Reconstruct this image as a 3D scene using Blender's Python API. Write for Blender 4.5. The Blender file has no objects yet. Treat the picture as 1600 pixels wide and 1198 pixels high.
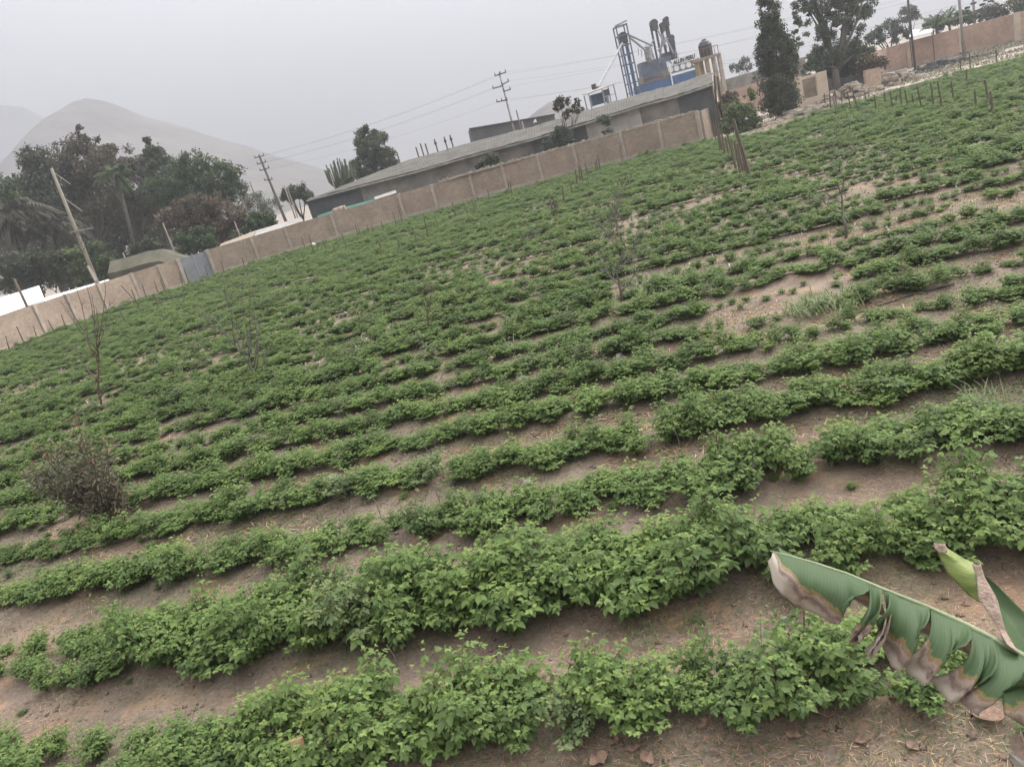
import bpy, math, random
import numpy as np
from mathutils import Matrix, Vector

random.seed(7); rng = np.random.default_rng(11)
scene = bpy.context.scene
COL = scene.collection
R = math.radians

# ------------------------------------------------------------------ camera
F, PITCH, ROLL, H = 1200.0, R(17), R(16), 4.5        # focal length in photo pixels (1600 wide)
CAM = np.array([0.0, 0.0, H])
FWD = np.array([0, math.cos(PITCH), -math.sin(PITCH)])
RT = np.array([1.0, 0, 0]); UP = np.cross(RT, FWD)
IX = math.cos(ROLL) * RT - math.sin(ROLL) * UP
IY = math.sin(ROLL) * RT + math.cos(ROLL) * UP
cd = bpy.data.cameras.new('camera'); cam = bpy.data.objects.new('camera', cd); COL.objects.link(cam)
cd.sensor_width = 36; cd.lens = 36 * F / 1600; cd.clip_start = 0.05; cd.clip_end = 9000
m = Matrix([[IX[0], IY[0], -FWD[0], 0], [IX[1], IY[1], -FWD[1], 0], [IX[2], IY[2], -FWD[2], H], [0, 0, 0, 1]])
cam.matrix_world = m
scene.camera = cam

# ------------------------------------------------------------------ sky, sun, exposure
SUN_EL, SUN_AZ = R(42), R(62)
w = bpy.data.worlds.new('World'); scene.world = w; w.use_nodes = True
nt = w.node_tree; nt.nodes.clear()
o_ = nt.nodes.new('ShaderNodeOutputWorld'); bg = nt.nodes.new('ShaderNodeBackground')
sky = nt.nodes.new('ShaderNodeTexSky'); sky.sky_type = 'NISHITA'; sky.sun_disc = False
sky.sun_elevation = SUN_EL; sky.sun_rotation = SUN_AZ; sky.dust_density = 6; sky.air_density = 1.0; sky.ozone_density = 1
hs = nt.nodes.new('ShaderNodeHueSaturation'); hs.inputs['Saturation'].default_value = 0.10
tc = nt.nodes.new('ShaderNodeTexCoord'); sx = nt.nodes.new('ShaderNodeSeparateXYZ')
rp = nt.nodes.new('ShaderNodeValToRGB')
rp.color_ramp.elements[0].position = 0.0; rp.color_ramp.elements[0].color = (1.72, 1.74, 1.84, 1)
rp.color_ramp.elements[1].position = 1.0; rp.color_ramp.elements[1].color = (9.6, 9.6, 9.7, 1)
e = rp.color_ramp.elements.new(0.35); e.color = (3.0, 3.03, 3.16, 1)
nz = nt.nodes.new('ShaderNodeTexNoise'); nz.inputs['Scale'].default_value = 1.6; nz.inputs['Detail'].default_value = 3
mr = nt.nodes.new('ShaderNodeMapRange'); mr.inputs['To Min'].default_value = 0.92; mr.inputs['To Max'].default_value = 1.08
mx = nt.nodes.new('ShaderNodeMix'); mx.data_type = 'RGBA'; mx.inputs[0].default_value = 0.8
ml = nt.nodes.new('ShaderNodeVectorMath'); ml.operation = 'SCALE'
L = nt.links.new
L(tc.outputs['Generated'], sx.inputs[0]); L(sx.outputs['Z'], rp.inputs[0]); L(sky.outputs[0], hs.inputs['Color'])
L(hs.outputs[0], mx.inputs[6]); L(rp.outputs[0], mx.inputs[7])
L(tc.outputs['Generated'], nz.inputs['Vector']); L(nz.outputs[0], mr.inputs[0])
dt = nt.nodes.new('ShaderNodeVectorMath'); dt.operation = 'DOT_PRODUCT'; dt.inputs[1].default_value = (math.sin(SUN_AZ) * math.cos(SUN_EL), math.cos(SUN_AZ) * math.cos(SUN_EL), math.sin(SUN_EL))
mg = nt.nodes.new('ShaderNodeMapRange'); mg.inputs['From Min'].default_value = -.6; mg.inputs['From Max'].default_value = 1; mg.inputs['To Min'].default_value = .58; mg.inputs['To Max'].default_value = 1.62
mm = nt.nodes.new('ShaderNodeMath'); mm.operation = 'MULTIPLY'
L(tc.outputs['Generated'], dt.inputs[0]); L(dt.outputs['Value'], mg.inputs[0]); L(mg.outputs[0], mm.inputs[0]); L(mr.outputs[0], mm.inputs[1])
L(mx.outputs[2], ml.inputs[0]); L(mm.outputs[0], ml.inputs['Scale'])
L(ml.outputs[0], bg.inputs[0]); bg.inputs[1].default_value = 0.13; L(bg.outputs[0], o_.inputs[0])

sl = bpy.data.lights.new('sun', 'SUN'); so = bpy.data.objects.new('sun', sl); COL.objects.link(so)
sl.energy = 1.4; sl.angle = R(25); sl.color = (1, 0.96, 0.9)
sd = Vector((math.sin(SUN_AZ) * math.cos(SUN_EL), math.cos(SUN_AZ) * math.cos(SUN_EL), math.sin(SUN_EL)))
so.rotation_euler = sd.to_track_quat('Z', 'Y').to_euler()
vs = scene.view_settings; vs.view_transform = 'Standard'; vs.look = 'None'; vs.exposure = 1.5; vs.gamma = 1; vs.use_curve_mapping = False
scene.cycles.volume_bounces = 1
scene.cycles.max_bounces = 6; scene.cycles.diffuse_bounces = 3; scene.cycles.transmission_bounces = 4
scene.cycles.use_denoising = True
HAZE = 0.0012

# ------------------------------------------------------------------ geometry of the view (photo pixel -> world point)
def ray(px, py): return FWD + (px - 800) / F * IX - (py - 599) / F * IY
def ground(px, py, z=0.0):
    d = ray(px, py); return CAM + (z - H) / d[2] * d
def at(px, py, Y):
    d = ray(px, py); return CAM + Y / d[1] * d
def proj(P):
    v = np.asarray(P, float) - CAM; z = v @ FWD
    return 800 + F * (v @ IX) / z, 599 - F * (v @ IY) / z, z
TH = R(-13); DS = np.array([math.cos(TH), math.sin(TH)]); DN = np.array([-math.sin(TH), math.cos(TH)])
def sn(s, n): return s * DS[0] + n * DN[0], s * DS[1] + n * DN[1]

# ------------------------------------------------------------------ value noise
_T = rng.random((256, 256)).astype(np.float32)
def vnoise(x, y, sc=1.0, seed=0):
    x = np.asarray(x, float) * sc + seed * 17.31; y = np.asarray(y, float) * sc + seed * 7.77
    xi = np.floor(x).astype(int); yi = np.floor(y).astype(int); fx = x - xi; fy = y - yi
    fx = fx * fx * (3 - 2 * fx); fy = fy * fy * (3 - 2 * fy)
    a = _T[xi % 256, yi % 256]; b = _T[(xi + 1) % 256, yi % 256]; c = _T[xi % 256, (yi + 1) % 256]; d = _T[(xi + 1) % 256, (yi + 1) % 256]
    return (a * (1 - fx) + b * fx) * (1 - fy) + (c * (1 - fx) + d * fx) * fy
def fbm(x, y, sc=1.0, seed=0, o=4):
    return sum(vnoise(x, y, sc * 2 ** k, seed + k) * 0.5 ** k for k in range(o)) / sum(0.5 ** k for k in range(o))

# ------------------------------------------------------------------ materials
def new_mat(name):
    mt = bpy.data.materials.new(name); mt.use_nodes = True; n = mt.node_tree; n.nodes.clear()
    out = n.nodes.new('ShaderNodeOutputMaterial'); b = n.nodes.new('ShaderNodeBsdfPrincipled'); n.links.new(b.outputs[0], out.inputs[0])
    return mt, n, out, b
def mat(name, c1, c2=None, scale=3.0, rough=0.85, bump=0.3, bscale=None, c3=None, stretch=(1, 1, 1), detail=6, metal=0.0, bdist=0.02, sep=0.35):
    mt, n, out, b = new_mat(name)
    c2 = c2 or tuple(x * 0.75 for x in c1)
    tc = n.nodes.new('ShaderNodeTexCoord'); mp = n.nodes.new('ShaderNodeMapping'); mp.inputs['Scale'].default_value = stretch
    nz = n.nodes.new('ShaderNodeTexNoise'); nz.inputs['Scale'].default_value = scale; nz.inputs['Detail'].default_value = detail; nz.inputs['Roughness'].default_value = 0.65
    r = n.nodes.new('ShaderNodeValToRGB'); r.color_ramp.elements[0].position = sep; r.color_ramp.elements[1].position = 1 - sep
    r.color_ramp.elements[0].color = (*c2, 1); r.color_ramp.elements[1].color = (*c1, 1)
    if c3:
        e = r.color_ramp.elements.new(0.5); e.color = (*c3, 1)
    n.links.new(tc.outputs['Object'], mp.inputs[0]); n.links.new(mp.outputs[0], nz.inputs['Vector']); n.links.new(nz.outputs[0], r.inputs[0])
    n.links.new(r.outputs[0], b.inputs['Base Color'])
    b.inputs['Roughness'].default_value = rough; b.inputs['Metallic'].default_value = metal; b.inputs['Specular IOR Level'].default_value = 0.3
    if bump:
        bp = n.nodes.new('ShaderNodeBump'); bp.inputs['Strength'].default_value = bump; bp.inputs['Distance'].default_value = bdist
        nb = n.nodes.new('ShaderNodeTexNoise'); nb.inputs['Scale'].default_value = bscale or scale * 6; nb.inputs['Detail'].default_value = 5
        n.links.new(mp.outputs[0], nb.inputs['Vector']); n.links.new(nb.outputs[0], bp.inputs['Height']); n.links.new(bp.outputs[0], b.inputs['Normal'])
    return mt
def leaf_mat(name, cols, trans=0.25, rough=0.55, rand=0.35, field=0):
    """cols: list of (pos, colour) driven by the per-leaf 'tint' attribute (leaf age on the bushes, height in the clump on tree crowns)"""
    mt, n, out, b = new_mat(name)
    a = n.nodes.new('ShaderNodeAttribute'); a.attribute_name = 'tint'
    oi = n.nodes.new('ShaderNodeObjectInfo'); md = n.nodes.new('ShaderNodeMath'); md.operation = 'MULTIPLY_ADD'
    md.inputs[1].default_value = rand; n.links.new(oi.outputs['Random'], md.inputs[0])
    ad = n.nodes.new('ShaderNodeMath'); ad.operation = 'SUBTRACT'; n.links.new(a.outputs['Fac'], ad.inputs[0]); ad.inputs[1].default_value = rand / 2
    n.links.new(ad.outputs[0], md.inputs[2])
    if field:      # plants differ in vigour from place to place
        ge = n.nodes.new('ShaderNodeNewGeometry'); src = md
        for sc_, am in ((.5, field), (4.0, field * .6)):
            fn = n.nodes.new('ShaderNodeTexNoise'); fn.inputs['Scale'].default_value = sc_; fn.inputs['Detail'].default_value = 3; n.links.new(ge.outputs['Position'], fn.inputs['Vector'])
            sb_ = n.nodes.new('ShaderNodeMath'); sb_.operation = 'SUBTRACT'; sb_.inputs[1].default_value = .5; n.links.new(fn.outputs[0], sb_.inputs[0])
            m2 = n.nodes.new('ShaderNodeMath'); m2.operation = 'MULTIPLY_ADD'; m2.inputs[1].default_value = am * 2; n.links.new(sb_.outputs[0], m2.inputs[0]); n.links.new(src.outputs[0], m2.inputs[2]); src = m2
        md = src
    r = n.nodes.new('ShaderNodeValToRGB'); el = r.color_ramp.elements
    el[0].position, el[0].color = cols[0][0], (*cols[0][1], 1); el[1].position, el[1].color = cols[-1][0], (*cols[-1][1], 1)
    for p, c in cols[1:-1]:
        x = el.new(p); x.color = (*c, 1)
    n.links.new(md.outputs[0], r.inputs[0]); n.links.new(r.outputs[0], b.inputs['Base Color'])
    b.inputs['Roughness'].default_value = rough; b.inputs['Specular IOR Level'].default_value = 0.3
    if trans:
        t = n.nodes.new('ShaderNodeBsdfTranslucent'); ms = n.nodes.new('ShaderNodeMixShader'); ms.inputs[0].default_value = trans
        n.links.new(r.outputs[0], t.inputs[0]); n.links.new(b.outputs[0], ms.inputs[1]); n.links.new(t.outputs[0], ms.inputs[2]); n.links.new(ms.outputs[0], out.inputs[0])
    return mt
def brick_mat(name, c1, c2, mortar, sx=1.0):
    mt, n, out, b = new_mat(name)
    uv = n.nodes.new('ShaderNodeUVMap'); br = n.nodes.new('ShaderNodeTexBrick')
    br.inputs['Color1'].default_value = (*c1, 1); br.inputs['Color2'].default_value = (*c2, 1); br.inputs['Mortar'].default_value = (*mortar, 1)
    br.inputs['Scale'].default_value = 1; br.inputs['Brick Width'].default_value = 0.26; br.inputs['Row Height'].default_value = 0.11
    br.inputs['Mortar Size'].default_value = 0.012; br.inputs['Bias'].default_value = 0.0
    nz = n.nodes.new('ShaderNodeTexNoise'); nz.inputs['Scale'].default_value = 0.5; nz.inputs['Detail'].default_value = 8; nz.inputs['Roughness'].default_value = 0.75
    mr = n.nodes.new('ShaderNodeMapRange'); mr.inputs['From Min'].default_value = 0.3; mr.inputs['From Max'].default_value = 0.7; mr.inputs['To Min'].default_value = 0.68; mr.inputs['To Max'].default_value = 1.22
    vm = n.nodes.new('ShaderNodeVectorMath'); vm.operation = 'SCALE'
    n.links.new(uv.outputs[0], br.inputs['Vector']); n.links.new(uv.outputs[0], nz.inputs['Vector'])
    n.links.new(nz.outputs[0], mr.inputs[0]); n.links.new(br.outputs[0], vm.inputs[0]); n.links.new(mr.outputs[0], vm.inputs['Scale'])
    n.links.new(vm.outputs[0], b.inputs['Base Color']); b.inputs['Roughness'].default_value = 0.95
    bp = n.nodes.new('ShaderNodeBump'); bp.inputs['Distance'].default_value = 0.015; bp.inputs['Strength'].default_value = 0.8; bp.invert = True
    n.links.new(br.outputs['Fac'], bp.inputs['Height']); n.links.new(bp.outputs[0], b.inputs['Normal'])
    return mt

M = {}
M['wood'] = mat('weathered_wood', (0.15, 0.115, 0.085), (0.075, 0.058, 0.043), 4, stretch=(6, 6, .6))
M['paleWood'] = mat('pale_post', (0.30, 0.26, 0.21), (0.17, 0.145, 0.115), 3, stretch=(5, 5, .5))
M['concretePole'] = mat('pole_concrete', (0.32, 0.31, 0.30), (0.22, 0.21, 0.2), 2)
M['bark'] = mat('bark', (0.10, 0.085, 0.07), (0.05, 0.042, 0.035), 3, stretch=(3, 3, .5))
M['twig'] = mat('twig_bark', (0.15, 0.105, 0.08), (0.08, 0.058, 0.045), 8)
M['greyTwig'] = mat('grey_twig', (0.19, 0.165, 0.14), (0.10, 0.088, 0.075), 8)
M['stem'] = mat('green_stem', (0.12, 0.13, 0.05), (0.10, 0.07, 0.04), 8)
M['cement'] = mat('cement', (0.43, 0.36, 0.30), (0.30, 0.25, 0.21), 1.5)
M['cream'] = mat('cream_plaster', (0.56, 0.47, 0.36), (0.42, 0.34, 0.26), 0.8)
M['pink'] = mat('pink_brick_plaster', (0.45, 0.33, 0.26), (0.30, 0.22, 0.17), 2.5)
M['brick'] = brick_mat('tan_brickwork', (0.37, 0.275, 0.205), (0.28, 0.205, 0.155), (0.39, 0.325, 0.27))
M['redbrick'] = brick_mat('red_brickwork', (0.46, 0.30, 0.225), (0.39, 0.25, 0.185), (0.46, 0.38, 0.32))
M['asb'] = mat('fibre_cement_roof', (0.115, 0.104, 0.088), (0.055, 0.05, 0.042), 0.8, bump=0.3, bscale=3)
M['asbL'] = mat('pale_sheet_roof', (0.36, 0.34, 0.31), (0.22, 0.205, 0.185), 1.2)
M['greywall'] = mat('grey_plaster', (0.27, 0.245, 0.215), (0.13, 0.118, 0.104), 0.45, bump=.2)
M['darkwall'] = mat('dark_grey_sheet', (0.115, 0.112, 0.112), (0.07, 0.07, 0.072), 0.4)
M['lightwall'] = mat('stained_whitewash', (0.47, 0.43, 0.38), (0.24, 0.22, 0.20), 0.25, bump=.2)
M['white'] = mat('white_sheet', (0.78, 0.79, 0.80), (0.66, 0.67, 0.69), 0.6, bump=.1)
M['sack'] = mat('white_sack', (0.75, 0.74, 0.72), (0.55, 0.54, 0.52), 3, bump=.6)
M['teal'] = mat('green_mesh', (0.09, 0.21, 0.17), (0.055, 0.14, 0.115), 1.2)
M['tent'] = mat('olive_mesh', (0.11, 0.10, 0.07), (0.065, 0.06, 0.042), 0.8)
M['blue'] = mat('blue_paint', (0.07, 0.14, 0.28), (0.05, 0.10, 0.20), 0.8, rough=.55)
M['bluegrey'] = mat('blue_grey_steel', (0.14, 0.165, 0.215), (0.085, 0.10, 0.13), 1, rough=.6)
M['darksteel'] = mat('dark_steel', (0.10, 0.09, 0.09), (0.05, 0.05, 0.05), 3, rough=.7)
M['steel'] = mat('grey_steel', (0.32, 0.33, 0.35), (0.20, 0.20, 0.21), 3, rough=.6)
M['tan'] = mat('tan_steel', (0.32, 0.26, 0.19), (0.22, 0.18, 0.14), 2)
M['ochre'] = mat('ochre_plaster', (0.34, 0.25, 0.13), (0.22, 0.17, 0.10), 1.5)
M['rust'] = mat('rust_red', (0.22, 0.08, 0.06), (0.13, 0.06, 0.05), 2)
M['black'] = mat('black_plastic', (0.03, 0.03, 0.035), (0.05, 0.045, 0.045), 2, rough=.5)
M['gate'] = mat('grey_gate_metal', (0.23, 0.24, 0.26), (0.17, 0.17, 0.18), 1)
M['stone'] = mat('grey_stone', (0.24, 0.22, 0.19), (0.15, 0.135, 0.12), 6, bump=.3, bdist=.004)
M['slate'] = mat('pale_green_stone', (0.33, 0.34, 0.31), (0.22, 0.225, 0.20), 9, bump=.25, bdist=.003)
M['clay'] = mat('clay_brick', (0.38, 0.22, 0.15), (0.28, 0.16, 0.11), 9)
M['dryleaf'] = mat('dry_leaf', (0.30, 0.20, 0.145), (0.16, 0.10, 0.075), 22, bump=.6)
M['hose'] = mat('black_hose', (0.025, 0.025, 0.025), (0.05, 0.045, 0.04), 5, rough=.5)
M['rubble'] = mat('rubble', (0.44, 0.38, 0.32), (0.27, 0.23, 0.19), 2)
M['hill'] = mat('desert_hillside', (0.15, 0.13, 0.115), (0.085, 0.075, 0.07), 0.02, bump=1, bscale=.03, bdist=4, detail=9)
M['cable'] = mat('cable', (0.09, 0.09, 0.09), (0.06, 0.06, 0.06), 3, bump=0)
M['bale'] = mat('banana_stem', (0.20, 0.22, 0.09), (0.16, 0.11, 0.06), 4, stretch=(4, 4, .6))
M['cactus'] = mat('cactus_skin', (0.12, 0.14, 0.09), (0.07, 0.085, 0.055), 2)

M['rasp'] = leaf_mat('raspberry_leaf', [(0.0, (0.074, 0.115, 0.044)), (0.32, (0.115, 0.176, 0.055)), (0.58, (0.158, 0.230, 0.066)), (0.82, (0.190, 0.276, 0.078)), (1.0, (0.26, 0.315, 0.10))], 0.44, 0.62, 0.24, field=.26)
M['grass'] = leaf_mat('grass_blade', [(0.0, (0.075, 0.11, 0.045)), (0.5, (0.13, 0.18, 0.07)), (0.8, (0.21, 0.23, 0.11)), (1.0, (0.36, 0.30, 0.18))], 0.25, .6, .1)
M['straw'] = leaf_mat('straw', [(0.0, (0.20, 0.12, 0.075)), (0.4, (0.38, 0.22, 0.13)), (0.7, (0.50, 0.31, 0.17)), (1.0, (0.60, 0.48, 0.34))], 0.1, .7, .1)
M['pale'] = leaf_mat('pale_dry_grass', [(0.0, (0.25, 0.24, 0.17)), (1.0, (0.55, 0.54, 0.47))], 0.2, .7, .1)
M['dusty'] = leaf_mat('dry_weed', [(0.0, (0.14, 0.11, 0.085)), (0.6, (0.24, 0.20, 0.155)), (1.0, (0.16, 0.19, 0.09))], 0.15, .8, .2)
def tmat(name, a, b, c): return leaf_mat(name, [(0.0, a), (0.5, b), (1.0, c)], 0.2, 0.7, 0.15)
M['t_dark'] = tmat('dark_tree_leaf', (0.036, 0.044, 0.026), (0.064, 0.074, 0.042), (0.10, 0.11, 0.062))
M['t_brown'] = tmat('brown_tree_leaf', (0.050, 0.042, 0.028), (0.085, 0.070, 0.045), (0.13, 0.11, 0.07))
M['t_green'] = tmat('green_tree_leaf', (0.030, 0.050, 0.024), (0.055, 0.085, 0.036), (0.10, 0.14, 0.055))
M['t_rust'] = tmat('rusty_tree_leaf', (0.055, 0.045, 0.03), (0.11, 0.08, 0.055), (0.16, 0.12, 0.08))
M['t_euc'] = tmat('eucalyptus_leaf', (0.045, 0.060, 0.038), (0.085, 0.105, 0.065), (0.15, 0.17, 0.11))
M['t_grey'] = tmat('grey_green_leaf', (0.045, 0.055, 0.04), (0.075, 0.09, 0.06), (0.12, 0.14, 0.10))
M['t_bush'] = tmat('shrub_leaf', (0.05, 0.075, 0.03), (0.10, 0.14, 0.055), (0.20, 0.22, 0.10))
M['t_purple'] = leaf_mat('bronze_leaf', [(0.0, (0.07, 0.075, 0.05)), (0.5, (0.135, 0.125, 0.085)), (0.8, (0.17, 0.13, 0.09)), (1.0, (0.24, 0.13, 0.085))], 0.2, .5, .1)
M['palmdry'] = tmat('palm_frond', (0.04, 0.042, 0.03), (0.075, 0.07, 0.05), (0.12, 0.11, 0.08))
M['palmgreen'] = tmat('palm_green_frond', (0.04, 0.07, 0.03), (0.08, 0.13, 0.045), (0.14, 0.19, 0.07))

def soil_mat():
    mt, n, out, b = new_mat('field_soil')
    tc = n.nodes.new('ShaderNodeTexCoord')
    def noise(sc, d=8, ro=.65):
        x = n.nodes.new('ShaderNodeTexNoise'); x.inputs['Scale'].default_value = sc; x.inputs['Detail'].default_value = d; x.inputs['Roughness'].default_value = ro
        n.links.new(tc.outputs['Object'], x.inputs['Vector']); return x
    def ramp(src, a, b_, ca, cb):
        r = n.nodes.new('ShaderNodeValToRGB'); r.color_ramp.elements[0].position = a; r.color_ramp.elements[1].position = b_
        r.color_ramp.elements[0].color = (*ca, 1); r.color_ramp.elements[1].color = (*cb, 1); n.links.new(src.outputs[0], r.inputs[0]); return r
    def mixc(f, a, b_):
        x = n.nodes.new('ShaderNodeMix'); x.data_type = 'RGBA'; n.links.new(f.outputs[0], x.inputs[0]); n.links.new(a, x.inputs[6]); n.links.new(b_, x.inputs[7]); return x.outputs[2]
    base = ramp(noise(1.1), .35, .68, (0.155, 0.118, 0.092), (0.285, 0.222, 0.175))
    fine = ramp(noise(26, 6), .35, .7, (0.115, 0.085, 0.066), (0.34, 0.265, 0.21))
    half = n.nodes.new('ShaderNodeValue'); half.outputs[0].default_value = .42
    c = mixc(half, base.outputs[0], fine.outputs[0])
    st = ramp(noise(0.9, 5, .7), .54, .66, (0, 0, 0), (1, 1, 1)); so_ = n.nodes.new('ShaderNodeRGB'); so_.outputs[0].default_value = (0.35, 0.225, 0.14, 1)
    f2 = n.nodes.new('ShaderNodeMath'); f2.operation = 'MULTIPLY'; f2.inputs[1].default_value = .75; n.links.new(st.outputs[0], f2.inputs[0])
    c = mixc(f2, c, so_.outputs[0])
    gr = ramp(noise(0.55, 6, .7), .50, .68, (0, 0, 0), (1, 1, 1)); go = n.nodes.new('ShaderNodeRGB'); go.outputs[0].default_value = (0.12, 0.135, 0.06, 1)
    f3 = n.nodes.new('ShaderNodeMath'); f3.operation = 'MULTIPLY'; f3.inputs[1].default_value = .35; n.links.new(gr.outputs[0], f3.inputs[0])
    c = mixc(f3, c, go.outputs[0])
    n.links.new(c, b.inputs['Base Color']); b.inputs['Roughness'].default_value = .95; b.inputs['Specular IOR Level'].default_value = .15
    bp = n.nodes.new('ShaderNodeBump'); bp.inputs['Strength'].default_value = 1; bp.inputs['Distance'].default_value = .045
    n.links.new(noise(18, 8, .7).outputs[0], bp.inputs['Height']); n.links.new(bp.outputs[0], b.inputs['Normal'])
    return mt
M['soil'] = soil_mat()
M['dust'] = mat('dusty_earth', (0.33, 0.28, 0.235), (0.22, 0.185, 0.155), 0.35, bump=.6, bscale=5, detail=9)
M['track'] = mat('pale_track_earth', (0.42, 0.36, 0.30), (0.31, 0.26, 0.215), 0.6, bump=.5, bscale=6)

# ------------------------------------------------------------------ object helpers
def props(o, label=None, cat=None, group=None, kind=None):
    if label: o['label'] = label
    if cat: o['category'] = cat
    if group: o['group'] = group
    if kind: o['kind'] = kind
    return o
def thing(name, label, cat, loc, group=None):
    o = bpy.data.objects.new(name, None); o.empty_display_size = .2; COL.objects.link(o); o.location = [float(v) for v in loc]
    return props(o, label, cat, group)
def np_mesh(name, V, polys, mt, tint=None, smooth=False, uv=None):
    """polys: list of arrays (k,3) or (k,4)"""
    me = bpy.data.meshes.new(name); V = np.asarray(V, np.float32).reshape(-1, 3)
    polys = [np.asarray(p, np.int32) for p in polys if len(p)]
    me.vertices.add(len(V)); me.vertices.foreach_set('co', V.ravel())
    loops = np.concatenate([p.ravel() for p in polys]); tot = np.concatenate([np.full(len(p), p.shape[1], np.int32) for p in polys])
    me.loops.add(len(loops)); me.loops.foreach_set('vertex_index', loops)
    me.polygons.add(len(tot)); st = np.concatenate([[0], np.cumsum(tot)[:-1]]).astype(np.int32)
    me.polygons.foreach_set('loop_start', st); me.polygons.foreach_set('loop_total', tot)
    if smooth: me.polygons.foreach_set('use_smooth', np.ones(len(tot), bool))
    me.update(calc_edges=True); me.validate()
    if tint is not None:
        a = me.attributes.new('tint', 'FLOAT', 'POINT'); a.data.foreach_set('value', np.asarray(tint, np.float32))
    me.materials.append(mt); return me
def link(name, me, parent=None):
    o = bpy.data.objects.new(name, me); COL.objects.link(o)
    if parent is not None: o.parent = parent
    return o
class MB:
    """collects solids in WORLD coordinates; build() links one mesh object, local to its parent"""
    def __init__(s): s.v = []; s.f = []; s.uv = {}
    def add(s, vs, fs):
        k = len(s.v); s.v += [tuple(float(c) for c in p) for p in vs]; s.f += [tuple(i + k for i in f) for f in fs]; return s
    def hexa(s, b, t):  # 4 bottom, 4 top points
        return s.add(list(b) + list(t), [(3, 2, 1, 0), (4, 5, 6, 7), (0, 1, 5, 4), (1, 2, 6, 5), (2, 3, 7, 6), (3, 0, 4, 7)])
    def box(s, c, size, rz=0.0):
        x, y, z = size[0] / 2, size[1] / 2, size[2] / 2; cs, sn_ = math.cos(rz), math.sin(rz)
        q = [(-x, -y), (x, -y), (x, y), (-x, y)]
        P = [(c[0] + a * cs - b * sn_, c[1] + a * sn_ + b * cs) for a, b in q]
        return s.hexa([(a, b, c[2] - z) for a, b in P], [(a, b, c[2] + z) for a, b in P])
    def beam(s, a, b, w, h=None):
        a = Vector(a); b = Vector(b); d = (b - a).normalized(); h = h or w
        u = d.cross(Vector((0, 0, 1)));
        if u.length < 1e-3: u = Vector((1, 0, 0))
        u.normalize(); v = u.cross(d).normalized(); u = u * w / 2; v = v * h / 2
        return s.hexa([a - u - v, a + u - v, a + u + v, a - u + v], [b - u - v, b + u - v, b + u + v, b - u + v])
    def tube(s, pts, rad, n=7, cap=True):
        pts = [Vector([float(c) for c in p]) for p in pts]; k = len(s.v)
        if not hasattr(rad, '__len__'): rad = [rad] * len(pts)
        up = Vector((0.13, 0.27, 1)).normalized()
        for i, p in enumerate(pts):
            d = (pts[min(i + 1, len(pts) - 1)] - pts[max(i - 1, 0)]).normalized()
            u = d.cross(up if abs(d.dot(up)) < .97 else Vector((1, 0, 0))).normalized(); v = d.cross(u)
            for j in range(n):
                a = 2 * math.pi * j / n; s.v.append(tuple(p + (u * math.cos(a) + v * math.sin(a)) * rad[i]))
        for i in range(len(pts) - 1):
            for j in range(n):
                a = k + i * n + j; b = k + i * n + (j + 1) % n; s.f.append((a, b, b + n, a + n))
        if cap:
            s.f.append(tuple(range(k + n - 1, k - 1, -1))); s.f.append(tuple(range(len(s.v) - n, len(s.v))))
        return s
    def build(s, name, mt, parent=None, smooth=False, kind=None, bevel=0):
        me = bpy.data.meshes.new(name); off = np.array(parent.location) if parent is not None else np.zeros(3)
        if parent is not None and parent.parent is not None: off = off + np.array(parent.parent.location)
        V = np.array(s.v) - off
        me.from_pydata([tuple(p) for p in V], [], s.f); me.materials.append(mt)
        if smooth:
            me.polygons.foreach_set('use_smooth', [True] * len(me.polygons))
        o = link(name, me, parent)
        if bevel:
            bm = o.modifiers.new('bevel', 'BEVEL'); bm.width = bevel; bm.segments = 1
        if kind: o['kind'] = kind
        return o

# leaf / blade generators -------------------------------------------------------------
def rot_frames(dirs, ups):
    d = dirs / np.linalg.norm(dirs, axis=1, keepdims=True)
    x = np.cross(d, ups); x /= np.linalg.norm(x, axis=1, keepdims=True) + 1e-9
    return x, d, np.cross(x, d)     # x = side, d = along, z = normal
LEAF = np.array([[0, 0, 0], [-.20, .12, .015], [-.33, .38, .03], [-.20, .72, .0], [0, 1.0, -.10], [.20, .72, .0], [.33, .38, .03], [.20, .12, .015], [0, .42, -.035]], float)
LEAFP3 = [np.array([[0, 8, 1], [1, 8, 2], [8, 4, 3], [8, 3, 2], [0, 7, 8], [7, 6, 8], [8, 5, 4], [8, 6, 5]])]
QL = np.array([[0, 0, 0], [-.28, .5, .03], [0, 1, -.06], [.28, .5, .03]], float)
def place_leaves(P, D, U, S, shape, tris, tint):
    """P,D,U (N,3), S (N,) -> verts, polys, tint"""
    x, d, z = rot_frames(D, U); N = len(P); k = len(shape)
    V = P[:, None, :] + S[:, None, None] * (shape[None, :, 0:1] * x[:, None, :] + shape[None, :, 1:2] * d[:, None, :] + shape[None, :, 2:3] * z[:, None, :])
    T = tris[None] + (np.arange(N) * k)[:, None, None]
    return V.reshape(-1, 3), T.reshape(-1, tris.shape[1]), np.repeat(tint, k)
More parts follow.
